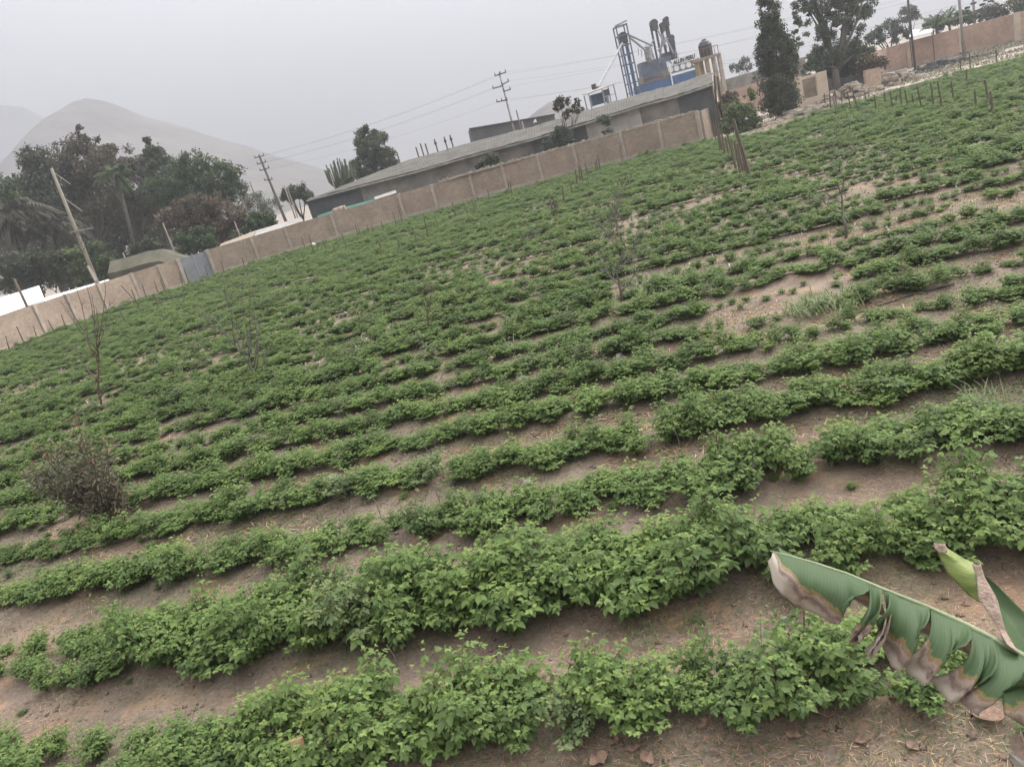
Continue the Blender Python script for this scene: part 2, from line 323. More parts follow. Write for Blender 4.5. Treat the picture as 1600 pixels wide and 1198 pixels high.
def blades(P, D, Wd, Ln, droop, tint):
    """tapered curved grass blades: 2 quads + tip triangle"""
    N = len(P); D = D / np.linalg.norm(D, axis=1, keepdims=True)
    side = np.cross(D, np.tile([0, 0, 1.0], (N, 1)) + 0.01); side /= np.linalg.norm(side, axis=1, keepdims=True) + 1e-9
    V = np.zeros((N, 5, 3)); g = np.array([0, 0, -1.0])
    def pt(t): return P + D * (Ln * t)[:, None] + g * (droop * Ln * t * t)[:, None]
    V[:, 0] = P - side * (Wd / 2)[:, None]; V[:, 1] = P + side * (Wd / 2)[:, None]
    m_ = pt(.55); V[:, 2] = m_ + side * (Wd * .42)[:, None]; V[:, 3] = m_ - side * (Wd * .42)[:, None]; V[:, 4] = pt(1.0)
    b = (np.arange(N) * 5)[:, None]
    return V.reshape(-1, 3), b + np.array([0, 1, 2, 3]), b + np.array([3, 2, 4]), np.repeat(tint, 5)
def unit(n_):
    v = rng.normal(size=(n_, 3)); return v / np.linalg.norm(v, axis=1, keepdims=True)

# ================================================================== SETTING
FIELD_EDGE = [ground(1127, 232)[:2], ground(1180, 212)[:2], ground(1240, 190)[:2], ground(1340, 161)[:2], ground(1454, 128)[:2], ground(1600, 93)[:2], ground(1800, 35)[:2]]
WALL_PX = [(-180, 622), (0, 554), (110, 511), (222, 470), (330, 434), (420, 406), (520, 376), (630, 344), (740, 314), (850, 285), (975, 254), (1100, 223)]
WALL = [ground(*p)[:2] for p in WALL_PX]
edge_x = np.array([p[0] for p in WALL] + [p[0] for p in FIELD_EDGE][1:]); edge_y = np.array([p[1] for p in WALL] + [p[1] for p in FIELD_EDGE][1:])
oi_ = np.argsort(edge_x); edge_x = edge_x[oi_]; edge_y = edge_y[oi_]
def in_field(x, y, mg=1.0):
    return y < np.interp(x, edge_x, edge_y) - mg

ROWS = [5.05, 6.85, 8.65, 10.28, 11.85, 13.3] + [14.8 + 1.5 * k for k in range(38)]
RW = np.array(ROWS)
def soil_h(s, n):
    d = np.min(np.abs(n[..., None] - RW), axis=-1) if n.ndim == 1 else None
    return d
# terrain
def grid(xs, ys, zf, mt, name, kind='structure', conv=None):
    X, Y = np.meshgrid(xs, ys); Z = zf(X, Y)
    if conv: X, Y = conv(X, Y)
    V = np.stack([X, Y, Z], -1).reshape(-1, 3); nx, ny = len(xs), len(ys)
    i = np.arange(nx - 1)[None] + (np.arange(ny - 1) * nx)[:, None]
    Q = np.stack([i, i + 1, i + 1 + nx, i + nx], -1).reshape(-1, 4)
    o = link(name, np_mesh(name, V, [Q], mt, smooth=True)); o['kind'] = kind; return o
xs = np.concatenate([np.linspace(-3200, -150, 24), np.linspace(-140, 140, 57), np.linspace(150, 3200, 24)])
ys = np.concatenate([np.linspace(-30, 200, 47), np.linspace(220, 3600, 40)])
grid(xs, ys, lambda X, Y: -0.12 + 0.5 * (fbm(X, Y, .05, 3) - .5) * np.clip((Y - 75) / 60, 0, 1), M['dust'], 'terrain')
def fz(S, N):
    d = np.min(np.abs(N[..., None] - RW[None, None, :24]), axis=-1) if N.max() < 60 else np.abs(((N - 14.8 + .75) % 1.5) - .75)
    near = N < 14.0
    d2 = np.abs(((N - 14.8 + .75) % 1.5) - .75)
    for r in RW[:6]:
        pass
    dn = np.min(np.abs(N[:, :1, None] - RW[None, None, :]), axis=-1)
    z = 0.05 * np.cos(np.clip(dn / .8, 0, 1) * math.pi) * np.ones_like(S)
    z = z + 0.07 * (fbm(S, N, .8, 5) - .5) + 0.075 * (fbm(S, N, 4.5, 9, 3) - .5) * np.clip(1.6 - N / 18, .1, 1)
    return z - 0.01
ss = np.concatenate([np.arange(-75, -14, .45), np.arange(-14, 8, .07), np.arange(8, 66, .45)])
ns = np.concatenate([np.arange(1.2, 15, .06), np.arange(15, 30, .14), np.arange(30, 76, .3)])
grid(ss, ns, fz, M['soil'], 'field_soil', conv=lambda S, N: (S * DS[0] + N * DN[0], S * DS[1] + N * DN[1]))
def hz(s, n):   # height of the soil for placing
    s = np.atleast_1d(s).astype(float); n = np.atleast_1d(n).astype(float)
    dn = np.min(np.abs(n[:, None] - RW[None]), axis=-1)
    return 0.05 * np.cos(np.clip(dn / .8, 0, 1) * math.pi) + 0.07 * (fbm(s, n, .8, 5) - .5) + 0.075 * (fbm(s, n, 4.5, 9, 3) - .5) * np.clip(1.6 - n / 18, .1, 1) - .01
def gz(x, y):
    s = x * DS[0] + y * DS[1]; n = x * DN[0] + y * DN[1]; return hz(s, n)

# track along the far edge of the field on the right
tp = [ground(1122, 222), ground(1185, 196), ground(1250, 178), ground(1345, 152), ground(1460, 120), ground(1610, 82), ground(1800, 30)]
V = []; Q = []
for i, p in enumerate(tp):
    for k in range(5):
        V.append((p[0] - 0.5 + .2 * k, p[1] - 2.6 + 1.9 * k, 0.03 + .03 * math.sin(i * 2.1 + k)))
for i in range(len(tp) - 1):
    for k in range(4): a = i * 5 + k; Q.append((a, a + 5, a + 6, a + 1))
o = link('dirt_track', np_mesh('dirt_track', V, [np.array(Q)], M['track'], smooth=True)); o['kind'] = 'structure'

# hills
def hill(name, pts, Y, depth, mt, seed):
    """pts: photo pixels of the skyline; the ridge runs at distance Y with long slopes in front and behind"""
    X = []; Z = []
    for p in pts:
        q = at(p[0], p[1], Y); X.append(q[0]); Z.append(q[2])
    xs = np.linspace(X[0], X[-1], 150); zs = np.interp(xs, X, Z)
    ts = np.linspace(-1, 1, 44)
    def zf(XX, TT):
        base = np.interp(XX, X, Z); prof = np.maximum(0, 1 - np.abs(TT) ** 1.15)
        rid = (fbm(XX, TT * depth * .55, .012, seed, 5) - .5) * .32 * np.minimum(1, np.abs(TT) * 3) * prof
        sm = (fbm(XX, TT * 0 + 3, .02, seed + 4, 4) - .5) * .035
        return base * (prof + rid) + sm * base * prof - 1.0
    o = grid(xs, ts, zf, mt, name, conv=lambda a, b: (a, Y + b * depth + 40 * (fbm(a, b * 60, .01, seed) - .5)))
    return o
hill('hill', [(-420, 640), (-250, 560), (-120, 470), (0, 300), (40, 235), (70, 195), (95, 170), (118, 154), (135, 149), (160, 153), (185, 163), (215, 176), (260, 188), (300, 201), (340, 215), (385, 226), (420, 240), (460, 250), (500, 262), (545, 272), (610, 278), (700, 262)], 850, 380, M['hill'], 3)
hill('far_hill', [(-900, 420), (-500, 250), (-150, 185), (0, 160), (40, 168), (120, 210), (250, 300), (380, 345)], 3000, 500, M['hill'], 8)
hill('low_hill', [(600, 285), (680, 262), (760, 228), (812, 192), (835, 172), (855, 158), (880, 156), (905, 170), (960, 190), (1060, 165)], 480, 120, M['hill'], 12)

# ================================================================== WALLS
def wall_run(name, label, cat, pts, h, th, mt, group=None, pil=None, pw=.28, pmat=None, base=None, jag=.0, z0=-.15):
    mid = np.mean(np.array(pts), axis=0); t = thing(name, label, cat, (mid[0], mid[1], 0), group)
    V = []; Fc = []; UV = []; d0 = 0
    for i in range(len(pts) - 1):
        a = np.array(pts[i]); b = np.array(pts[i + 1]); Ls = np.linalg.norm(b - a); u = (b - a) / Ls; nrm = np.array([u[1], -u[0]]) * th / 2
        k = max(1, int(Ls / .8))
        for j in range(k):
            p = a + u * Ls * j / k; q = a + u * Ls * (j + 1) / k
            if j == k - 1 and i == len(pts) - 2 or True:
                ha = h + jag * (random.random() - .5)
            c = len(V); e0 = d0 + Ls * j / k; e1 = d0 + Ls * (j + 1) / k
            for (pt, sg) in ((p, 1), (q, 1), (q, -1), (p, -1)):
                V.append((pt[0] + sg * nrm[0], pt[1] + sg * nrm[1], z0))
            for (pt, sg) in ((p, 1), (q, 1), (q, -1), (p, -1)):
                V.append((pt[0] + sg * nrm[0], pt[1] + sg * nrm[1], ha))
            fs = [((0, 1, 5, 4), [(e0, 0), (e1, 0), (e1, ha), (e0, ha)]), ((2, 3, 7, 6), [(e1, 0), (e0, 0), (e0, ha), (e1, ha)]), ((4, 5, 6, 7), [(e0, 0), (e1, 0), (e1, .2), (e0, .2)])]
            if i == 0 and j == 0 or jag: fs.append(((3, 0, 4, 7), [(0, 0), (.2, 0), (.2, ha), (0, ha)]))
            if (i == len(pts) - 2 and j == k - 1) or jag: fs.append(((1, 2, 6, 5), [(0, 0), (.2, 0), (.2, ha), (0, ha)]))
            for f, uv in fs: Fc.append(tuple(c + x for x in f)); UV += uv
        d0 += Ls
    me = bpy.data.meshes.new(name + '_panel'); me.from_pydata([(x - mid[0], y - mid[1], z) for x, y, z in V], [], Fc); me.materials.append(mt)
    ul = me.uv_layers.new(name='UVMap'); ul.data.foreach_set('uv', np.array(UV, np.float32).ravel())
    link('brick_panel', me, t)
    if pil:
        for (x, y, u) in pil:
            mb = MB(); mb.box((x, y, (h + .06) / 2 - .05), (pw, th + .22, h + .12), u); mb.build('pilaster', pmat or M['cement'], t)
    if base:
        mb = MB()
        for i in range(len(pts) - 1):
            a = np.array(pts[i]); b = np.array(pts[i + 1]); u = (b - a) / np.linalg.norm(b - a); nr = np.array([u[1], -u[0]]) * (th / 2 + .05)
            mb.hexa([(*(a + nr), -.2), (*(b + nr), -.2), (*(b - nr), -.2), (*(a - nr), -.2)], [(*(a + nr), base), (*(b + nr), base), (*(b - nr), base), (*(a - nr), base)])
        mb.build('footing', M['cement'], t)
    return t
def along(pts, px_list):
    """points of a polyline under given photo columns"""
    out = []
    P = [np.array(p) for p in pts]; pr = [proj((p[0], p[1], 0))[0] for p in P]
    for x in px_list:
        for i in range(len(P) - 1):
            if pr[i] <= x <= pr[i + 1]:
                f = (x - pr[i]) / (pr[i + 1] - pr[i]); q = P[i] * (1 - f) + P[i + 1] * f; d = P[i + 1] - P[i]
                out.append((q[0], q[1], math.atan2(d[1], d[0]))); break
    return out
WH = 2.5
wl = WALL[:5]; gate_a, gate_b = WALL[3], WALL[4]
left = [WALL[0], WALL[1], WALL[2], WALL[3], tuple(along(WALL, [294])[0][:2])]
right_ = [tuple(along(WALL, [336])[0][:2])] + WALL[5:]
wall_run('brick_wall', 'tan brick boundary wall with cement pilasters, left of the grey gate', 'wall', left, WH, .16, M['brick'], pil=along(WALL, [70, 122, 168, 222, 262, 291]), base=.35)
wall_run('brick_wall', 'long tan brick boundary wall running from the grey gate to the free corner', 'wall', right_, WH, .16, M['brick'],
         pil=along(WALL, [339, 406, 458, 530, 635, 686, 745, 796, 850, 908, 980, 1040, 1098]), base=.4)
# return leg of the wall at its right corner
c0 = np.array(WALL[-1]); c1 = at(1124, 160, c0[1] + 9)[:2]
wall_run('brick_wall', 'short end wall turning away from the field at the free corner', 'wall', [tuple(c0 + (.2, .1)), tuple(c1)], WH, .16, M['brick'])
# gate
ga = along(WALL, [294])[0]; gb = along(WALL, [336])[0]
gm = ((ga[0] + gb[0]) / 2, (ga[1] + gb[1]) / 2); gang = math.atan2(gb[1] - ga[1], gb[0] - ga[0]); gl = math.hypot(gb[0] - ga[0], gb[1] - ga[1])
g = thing('metal_gate', 'grey sheet metal gate set in the tan brick wall', 'gate', (*gm, 0))
for sg in (-1, 1):
    cx = gm[0] + math.cos(gang) * sg * gl / 4; cy = gm[1] + math.sin(gang) * sg * gl / 4
    MB().box((cx, cy, 1.25), (gl / 2 - .06, .05, 2.4), gang).build('gate_leaf', M['gate'], g)
for f in (-.5, 0.0, .5):
    MB().box((gm[0] + math.cos(gang) * f * (gl - .1), gm[1] + math.sin(gang) * f * (gl - .1), 1.28), (.09, .1, 2.56), gang).build('gate_post', M['steel'], g)
# rubble coping on the right stretch
t = thing('rubble_coping', 'band of pale broken rubble lying along the top of the tan wall', 'rubble', (*WALL[9], WH))
mb = MB()
a = np.array(along(WALL, [700])[0][:2]); pts_ = [a] + [np.array(p) for p in WALL[9:]]
for i in range(len(pts_) - 1):
    Ls = np.linalg.norm(pts_[i + 1] - pts_[i]); k = int(Ls / .16); ang = math.atan2(*(pts_[i + 1] - pts_[i])[::-1])
    for j in range(k * 7):
        p = pts_[i] + (pts_[i + 1] - pts_[i]) * random.random(); hgt = random.uniform(.04, .16) + (.10 if random.random() < .12 else 0)
        mb.box((p[0] + random.uniform(-.1, .1), p[1] + random.uniform(-.02, .1), WH + hgt / 2 + random.uniform(-.03, .03)), (random.uniform(.06, .3), random.uniform(.08, .2), hgt), ang + random.uniform(-.3, .3))
o = mb.build('rubble', M['rubble'], t); o['kind'] = 'stuff'

# right-hand red brick wall beyond the track
RWP = [ground(1335, 133)[:2], ground(1390, 113)[:2], ground(1423, 104)[:2], ground(1505, 84)[:2], ground(1590, 65)[:2], ground(1760, 20)[:2]]
wall_run('brick_wall', 'red brick wall with cream pilasters beyond the weedy bank on the right', 'wall', RWP, 2.75, .18, M['redbrick'], pil=along(RWP, [1423, 1506, 1591]), pw=.55, pmat=M['cream'], base=.3)
# wall behind the round shrub
bw = [at(1130, 150, 92)[:2], at(1200, 135, 92)[:2]]
wall_run('brick_wall', 'low reddish brick wall behind the green shrub near the free corner', 'wall', [tuple(bw[0]), tuple(bw[1])], at(1160, 136, 92)[2], .16, M['redbrick'])
gw = [at(1120, 140, 112)[:2], at(1260, 110, 112)[:2]]
wall_run('grey_wall', 'distant grey rendered wall behind the tall conifer', 'wall', [tuple(gw[0]), tuple(gw[1])], at(1160, 117, 112)[2], .2, M['greywall'])

# cream ruin with an opening
def ruin():
    Y = 72.0; a = at(1243, 140, Y); b = at(1294, 140, Y)
    t = thing('ruined_wall', 'cream plastered ruined wall with a square brown opening beside the conifer', 'wall', ((a[0] + b[0]) / 2, Y, 0))
    zt0 = at(1243, 121, Y)[2]; zt1 = at(1290, 113, Y)[2]; x0, x1 = a[0], b[0]; w_ = x1 - x0
    o0 = x0 + .22 * w_; o1 = x0 + .66 * w_; zt = (zt0 + zt1) / 2
    MB().box(((x0 + o0) / 2, Y, zt0 / 2), (o0 - x0, .25, zt0)).build('pier', M['cream'], t)
    MB().box(((x1 + o1) / 2, Y, zt / 2), (x1 - o1, .25, zt)).build('pier', M['cream'], t)
    MB().box(((o0 + o1) / 2, Y, zt - .12), (o1 - o0, .24, .24)).build('lintel', M['cream'], t)
    MB().box(((o0 + o1) / 2, Y, .4), (o1 - o0, .24, .8)).build('sill', M['cream'], t)
    MB().box(((o0 + o1) / 2, Y + 1.6, zt / 2 - .1), (o1 - o0 + 2.2, .15, zt - .3)).build('back_wall', M['tan'], t)
ruin()
def slab(name, label, cat, quadpx, Y, th, mt, dz=0):
    """solid upright panel at distance Y: 4 photo corners (bl, br, tr, tl)"""
    P = [at(x, y, Y) for x, y in quadpx]; c = np.mean(P, axis=0)
    t = MB().hexa([P[0], P[1], P[1] + (0, th, 0), P[0] + (0, th, 0)], [P[3], P[2], P[2] + (0, th, 0), P[3] + (0, th, 0)])
    o = t.build(name, mt); return props(o, label, cat)
slab('broken_wall', 'pinkish cream stub of broken wall at the left end of the red wall', 'wall', [(1355, 142), (1377, 134), (1375, 105), (1352, 110)], 68, .4, M['pink'])
slab('broken_wall', 'low dark stub of wall under the eucalyptus', 'wall', [(1298, 146), (1352, 134), (1350, 116), (1296, 124)], 74, .4, M['darkwall'])

# ================================================================== LONG SHED
def shed():
    yb = 3.2
    xs_px = [478, 560, 650, 740, 830, 915, 1000, 1060, 1112]
    base = [np.array(along(WALL, [min(x, 1098)])[0][:2]) for x in xs_px]
    base[-1] = base[-2] + (base[-1] - base[-2]) * 1.25
    base = [b + (0, yb) for b in base]
    c = np.mean(base, axis=0); t = thing('long_shed', 'long grey shed with sagging sheet roof and grimy wall behind the tan boundary wall', 'shed', (c[0], c[1], 0))
    eave_px = [(478, 312), (560, 290), (650, 267), (740, 241), (830, 217), (915, 191), (1000, 164), (1060, 148), (1113, 130)]
    ridge_px = [(500, 305), (575, 275), (640, 250), (740, 222), (830, 199), (915, 174), (1000, 147), (1060, 131), (1108, 114)]
    E_ = []; G_ = []
    for b, e, r in zip(base, eave_px, ridge_px):
        p = at(e[0], e[1], b[1] - .5); E_.append(p)
        q = at(r[0], r[1], b[1] + 7.5); G_.append(q)
    base = [np.array([e[0], b[1]]) for e, b in zip(E_, base)]
    # roof as sheets, each with corrugations
    k = 0
    for i in range(len(E_) - 1):
        n_ = 5
        for j in range(n_):
            f0, f1 = j / n_, (j + 1) / n_
            e0 = E_[i] * (1 - f0) + E_[i + 1] * f0; e1 = E_[i] * (1 - f1) + E_[i + 1] * f1
            g0 = G_[i] * (1 - f0) + G_[i + 1] * f0; g1 = G_[i] * (1 - f1) + G_[i + 1] * f1
            jz = random.uniform(-.03, .03); mb = MB(); cor = 8; V = []; Fq = []
            for a in range(cor + 1):
                f = a / cor; e = e0 * (1 - f) + e1 * f; g_ = g0 * (1 - f) + g1 * f; wv = .02 * (a % 2)
                for hgt in (0, .02):
                    V.append(e + (0, 0, jz + wv + hgt)); V.append(g_ + (0, 0, jz + wv + hgt))
            for a in range(cor):
                b0 = a * 4; b1 = b0 + 4
                Fq += [(b0 + 2, b1 + 2, b1 + 3, b0 + 3), (b0, b0 + 1, b1 + 1, b1), (b0, b1, b1 + 2, b0 + 2), (b0 + 1, b0 + 3, b1 + 3, b1 + 1)]
            mb.add(V, Fq); mb.build('roof_sheet', M['asb'], t)
    # rear slope
    mb = MB()
    for i in range(len(G_) - 1):
        a, b = G_[i], G_[i + 1]; mb.hexa([a + (0, 0, -.05), b + (0, 0, -.05), b + (0, 7, -1.4), a + (0, 7, -1.4)], [a, b, b + (0, 7, -1.35), a + (0, 7, -1.35)])
    mb.build('rear_roof', M['asb'], t)
    # fascia and wall panels
    mb = MB()
    for i in range(len(E_) - 1): mb.beam(E_[i] + (0, -.03, -.13), E_[i + 1] + (0, -.03, -.13), .05, .16)
    mb.build('fascia', M['asbL'], t)
    mats = [M['darkwall'], M['greywall'], M['greywall'], M['greywall'], M['darkwall'], M['lightwall'], M['greywall'], M['darkwall']]
    for i in range(len(E_) - 1):
        for j in range(3):
            f0, f1 = j / 3, (j + 1) / 3
            b0 = base[i] * (1 - f0) + base[i + 1] * f0; b1 = base[i] * (1 - f1) + base[i + 1] * f1
            h0 = (E_[i] * (1 - f0) + E_[i + 1] * f0)[2] - .12; h1 = (E_[i] * (1 - f1) + E_[i + 1] * f1)[2] - .12
            off = random.uniform(0, .05) + .004 * (i % 2)
            mb = MB(); B = [(b0[0], b0[1] + off), (b1[0], b1[1] + off), (b1[0], b1[1] + off + .15), (b0[0], b0[1] + off + .15)]
            mb.hexa([(x, y, 0) for x, y in B], [(B[0][0], B[0][1], h0), (B[1][0], B[1][1], h1), (B[2][0], B[2][1], h1), (B[3][0], B[3][1], h0)])
            mb.build('wall_panel', mats[i], t)
    for i in (0, len(E_) - 1):
        mb = MB(); mb.tube([(base[i][0], base[i][1] - .12, 0), (base[i][0], base[i][1] - .12, E_[i][2] - .1)], .07, 6); mb.build('post', M['wood'], t)
    # open gable end on the right: dark sheet standing in for inner shade
    e = E_[-1]; g_ = G_[-1]
    mb = MB(); mb.add([(e[0], e[1] + .5, 0), (g_[0], g_[1], 0), (g_[0], g_[1], g_[2] - .1), (e[0], e[1] + .5, e[2] - .1), (e[0] + .12, e[1] + .5, 0), (g_[0] + .12, g_[1], 0), (g_[0] + .12, g_[1], g_[2] - .1), (e[0] + .12, e[1] + .5, e[2] - .1)],
                      [(0, 1, 2, 3), (7, 6, 5, 4), (0, 4, 5, 1), (1, 5, 6, 2), (2, 6, 7, 3), (3, 7, 4, 0)])
    mb.build('end_shade_sheet', M['darksteel'], t)
    return E_, G_
EAVE, RIDGE = shed()
for k, (x0, y0, x1, y1) in enumerate([(1116, 118, 1119, 158), (1121, 120, 1126, 157), (1111, 128, 1115, 160)]):
    Y = WALL[-1][1] + 3.5; a = at(x1, y1, Y); b = at(x0, y0, Y)
    props(MB().tube([(a[0], a[1], 0), a, b], .09, 6).build('timber_post', M['wood']), ['middle', 'right', 'left'][k] + ' one of three rough timber posts at the right end of the shed', 'post', 'posts at the open end of the long shed')

# things between wall and shed
def sheet_roof(name, label, cat, quadpx, Y0, Y1, mt, th=.06, legs=True):
    """quad: near-left, near-right, far-right, far-left pixels"""
    P = [at(*quadpx[0], Y0), at(*quadpx[1], Y0), at(*quadpx[2], Y1), at(*quadpx[3], Y1)]
    c = np.mean(P, axis=0); t = thing(name, label, cat, (c[0], c[1], 0))
    MB().hexa([p - (0, 0, th) for p in P], P).build('roof_sheet', mt, t)
    if legs:
        for p in P:
            MB().tube([(p[0], p[1], 0), (p[0], p[1], p[2] - th - .01)], .06, 6).build('post', M['wood'], t)
    return t
Yw = lambda px: along(WALL, [px])[0][1]
sheet_roof('lean_to', 'low lean-to with pale sheet roof behind the wall right of the gate', 'shelter', [(392, 372), (474, 345), (470, 339), (388, 364)], Yw(478) + .5, Yw(478) + 4, M['asbL'])
sheet_roof('lean_to', 'low brown roofed lean-to just above the gate', 'shelter', [(340, 389), (392, 373), (400, 360), (345, 381)], Yw(396) + .4, Yw(396) + 5, M['tan'])
sheet_roof('lean_to', 'small tilted rusty awning over the brick wall right of the green mesh', 'shelter', [(586, 312), (620, 301), (618, 297), (584, 308)], Yw(622) + .3, Yw(622) + 2, M['asbL'])
def mesh_heap(name, label, cat, px, Y, mt, sag=.2, depth=2.5):
    """draped netting: photo outline top points, hangs to the wall top"""
    top = [at(x, y, Y + depth * .4) for x, y in px]; n_ = len(top)
    V = []; Q = []
    for i, p in enumerate(top):
        V += [(p[0], Y, 0.0), (p[0], Y + .1, p[2] * .75), p + (0, 0, 0), (p[0], Y + depth, p[2] * .9), (p[0], Y + depth + .4, 0.)]
    for i in range(n_ - 1):
        for k in range(4): a = i * 5 + k; Q.append((a, a + 5, a + 6, a + 1))
    Q2 = [(0, 1, 2, 3, 4), tuple(range(len(V) - 1, len(V) - 6, -1))]
    mb = MB(); mb.add(V, Q + Q2); o = mb.build(name, mt, None); return props(o, label, cat)
mesh_heap('green_tarp', 'teal green mesh tarp spread behind the wall under the shed end', 'tarp', [(496, 337), (510, 332), (540, 323), (575, 314), (588, 309)], Yw(540) + .9, M['teal'])
mesh_heap('mesh_tent', 'olive mesh canopy with sloping top behind the wall left of the gate', 'canopy', [(172, 408), (200, 402), (228, 393), (252, 389), (268, 397), (290, 402)], Yw(230) + 2.5, M['tent'], depth=4)
t = thing('water_drum', 'old beige drum lying on the wall beside the green mesh', 'drum', (*at(531, 330, Yw(531) + .6)[:2], WH))
p0 = at(522, 333, Yw(531) + .5); p1 = at(541, 327, Yw(531) + .5)
MB().tube([p0, p0 * .5 + p1 * .5, p1], [.42, .45, .42], 14).build('drum_body', M['tan'], t, smooth=False)
for f in (.1, .5, .9):
    q = p0 * (1 - f) + p1 * f; d = (p1 - p0) / np.linalg.norm(p1 - p0); MB().tube([q - d * .03, q + d * .03], .47, 14).build('hoop', M['rust'], t)
# white sheds at the far left
def white_shed():
    Y = Yw(40) + 6
    a = at(-60, 500, Y); b = at(68, 470, Y); top0 = at(-60, 480, Y)[2]; top1 = at(62, 447, Y)[2]
    t = thing('white_shed', 'low white sheet roofed shed behind the wall at the left edge', 'shed', ((a[0] + b[0]) / 2, Y, 0))
    A0 = at(-60, 515, Y - 2.5); A1 = at(70, 468, Y - 2.5); B1 = at(61, 446, Y + 3); B0 = at(-60, 484, Y + 3)
    MB().hexa([p - (0, 0, .08) for p in (A0, A1, B1, B0)], [A0, A1, B1, B0]).build('roof', M['white'], t)
    MB().box(((A0[0] + A1[0]) / 2, Y + .2, A1[2] / 2 - .3), (A1[0] - A0[0] - .4, 4.4, max(.5, A1[2] - .6))).build('wall', M['white'], t)
white_shed()
sheet_roof('white_awning', 'long narrow white roof strip just behind the wall near the leaning wooden pole', 'roof', [(-20, 505), (172, 443), (170, 436), (60, 468)], Yw(176) + .6, Yw(176) + 3.2, M['white'])

# dark building behind the shed and its neighbours
Yd = 104.
def block(name, label, cat, quadpx, Y, depth, mt, extra=None):
    P = [at(*q, Y) for q in quadpx]; c = np.mean(P, axis=0); t = thing(name, label, cat, (c[0], Y, 0))
    zb = 0
    MB().hexa([(P[0][0], Y, zb), (P[1][0], Y, zb), (P[1][0], Y + depth, zb), (P[0][0], Y + depth, zb)], [P[3], P[2], P[2] + (0, depth, 0), P[3] + (0, depth, 0)]).build('wall', mt, t)
    MB().beam(P[3] + (-.1, -.05, .06), P[2] + (.1, -.05, .06), .3, .14).build('parapet', M['darksteel'], t)
    return t
block('dark_building', 'flat topped dark grey building showing above the shed roof by the utility pole', 'building', [(736, 230), (868, 200), (866, 180), (734, 202)], Yd, 8, M['darkwall'])
props(MB().hexa([at(833, 192, 98), at(839, 191, 98), at(839, 191, 98.2), at(833, 192, 98.2)], [at(835, 187, 98), at(837, 186, 98), at(837, 186, 98.2), at(835, 187, 98.2)]).build('white_hood', M['white']), 'tiny white roof cowl beside the dark building', 'cowl')

# ================================================================== FACTORY
def P3(px, py, Y): return at(px, py, Y)
YF = 112.0
def px2m(Y): return Y / F * 1.04
def tower():
    b = at(990, 142, YF); t = thing('elevator_tower', 'tall blue lattice bucket elevator tower standing left of the blue mill', 'tower', (b[0], YF, 0))
    tl, tr, bl, br = (963, 41), (980, 36), (983, 145), (999, 142)
    cor = []
    for dy in (0, 1.7):
        for (a, c) in ((tl, bl), (tr, br)):
            p = at(*a, YF); q = at(*c, YF); x = (p[0] + q[0]) / 2
            cor.append((x, YF + dy, p[2])); MB().beam((x, YF + dy, 0), (x, YF + dy, p[2]), .16).build('corner_post', M['bluegrey'], t)
    zt = cor[0][2]; x0, x1 = cor[0][0], cor[1][0]
    z = 1.0
    while z < zt:
        mb = MB()
        for dy in (0, 1.7): mb.beam((x0, YF + dy, z), (x1, YF + dy, z), .12)
        for xx in (x0, x1): mb.beam((xx, YF, z), (xx, YF + 1.7, z), .12)
        mb.build('ring_brace', M['bluegrey'], t); z += 1.25
    mb = MB().beam((x0 - .1, YF - .05, zt), (x1 + .1, YF - .05, zt + .3), .2); mb.build('top_beam', M['steel'], t)
    for f in (.34, .70):
        x = x0 + (x1 - x0) * f; MB().beam((x, YF + .85, 0), (x, YF + .85, zt - 1.6), .22, .3).build('leg_casing', M['blue'], t)
    xm = (x0 + x1) / 2 + .05
    MB().tube([(xm, YF + .3, zt - 1.5), (xm, YF + 1.4, zt - 1.5)], .62, 14).build('elevator_head', M['darksteel'], t)
    MB().box((xm, YF + .85, zt - 2.0), (1.1, 1.0, .7)).build('head_box', M['darksteel'], t)
    return x0, x1, zt
TX0, TX1, TZ = tower()
def pipe(label, a, b, r, Ya=YF, Yb=YF, mt='steel'):
    A = at(*a, Ya); B = at(*b, Yb); props(MB().tube([A, A * .5 + B * .5, B], r, 8).build('chute_pipe', M[mt]), label, 'pipe')
pipe('long grey chute pipe slanting from the tower down to the blue hopper', (972, 68), (934, 137), .16, YF, 100)
pipe('upper grey chute pipe running from the tower head to the mill', (983, 55), (1020, 72), .15)
pipe('lower grey chute pipe running from the tower head to the tan cyclone', (984, 59), (1010, 80), .15)
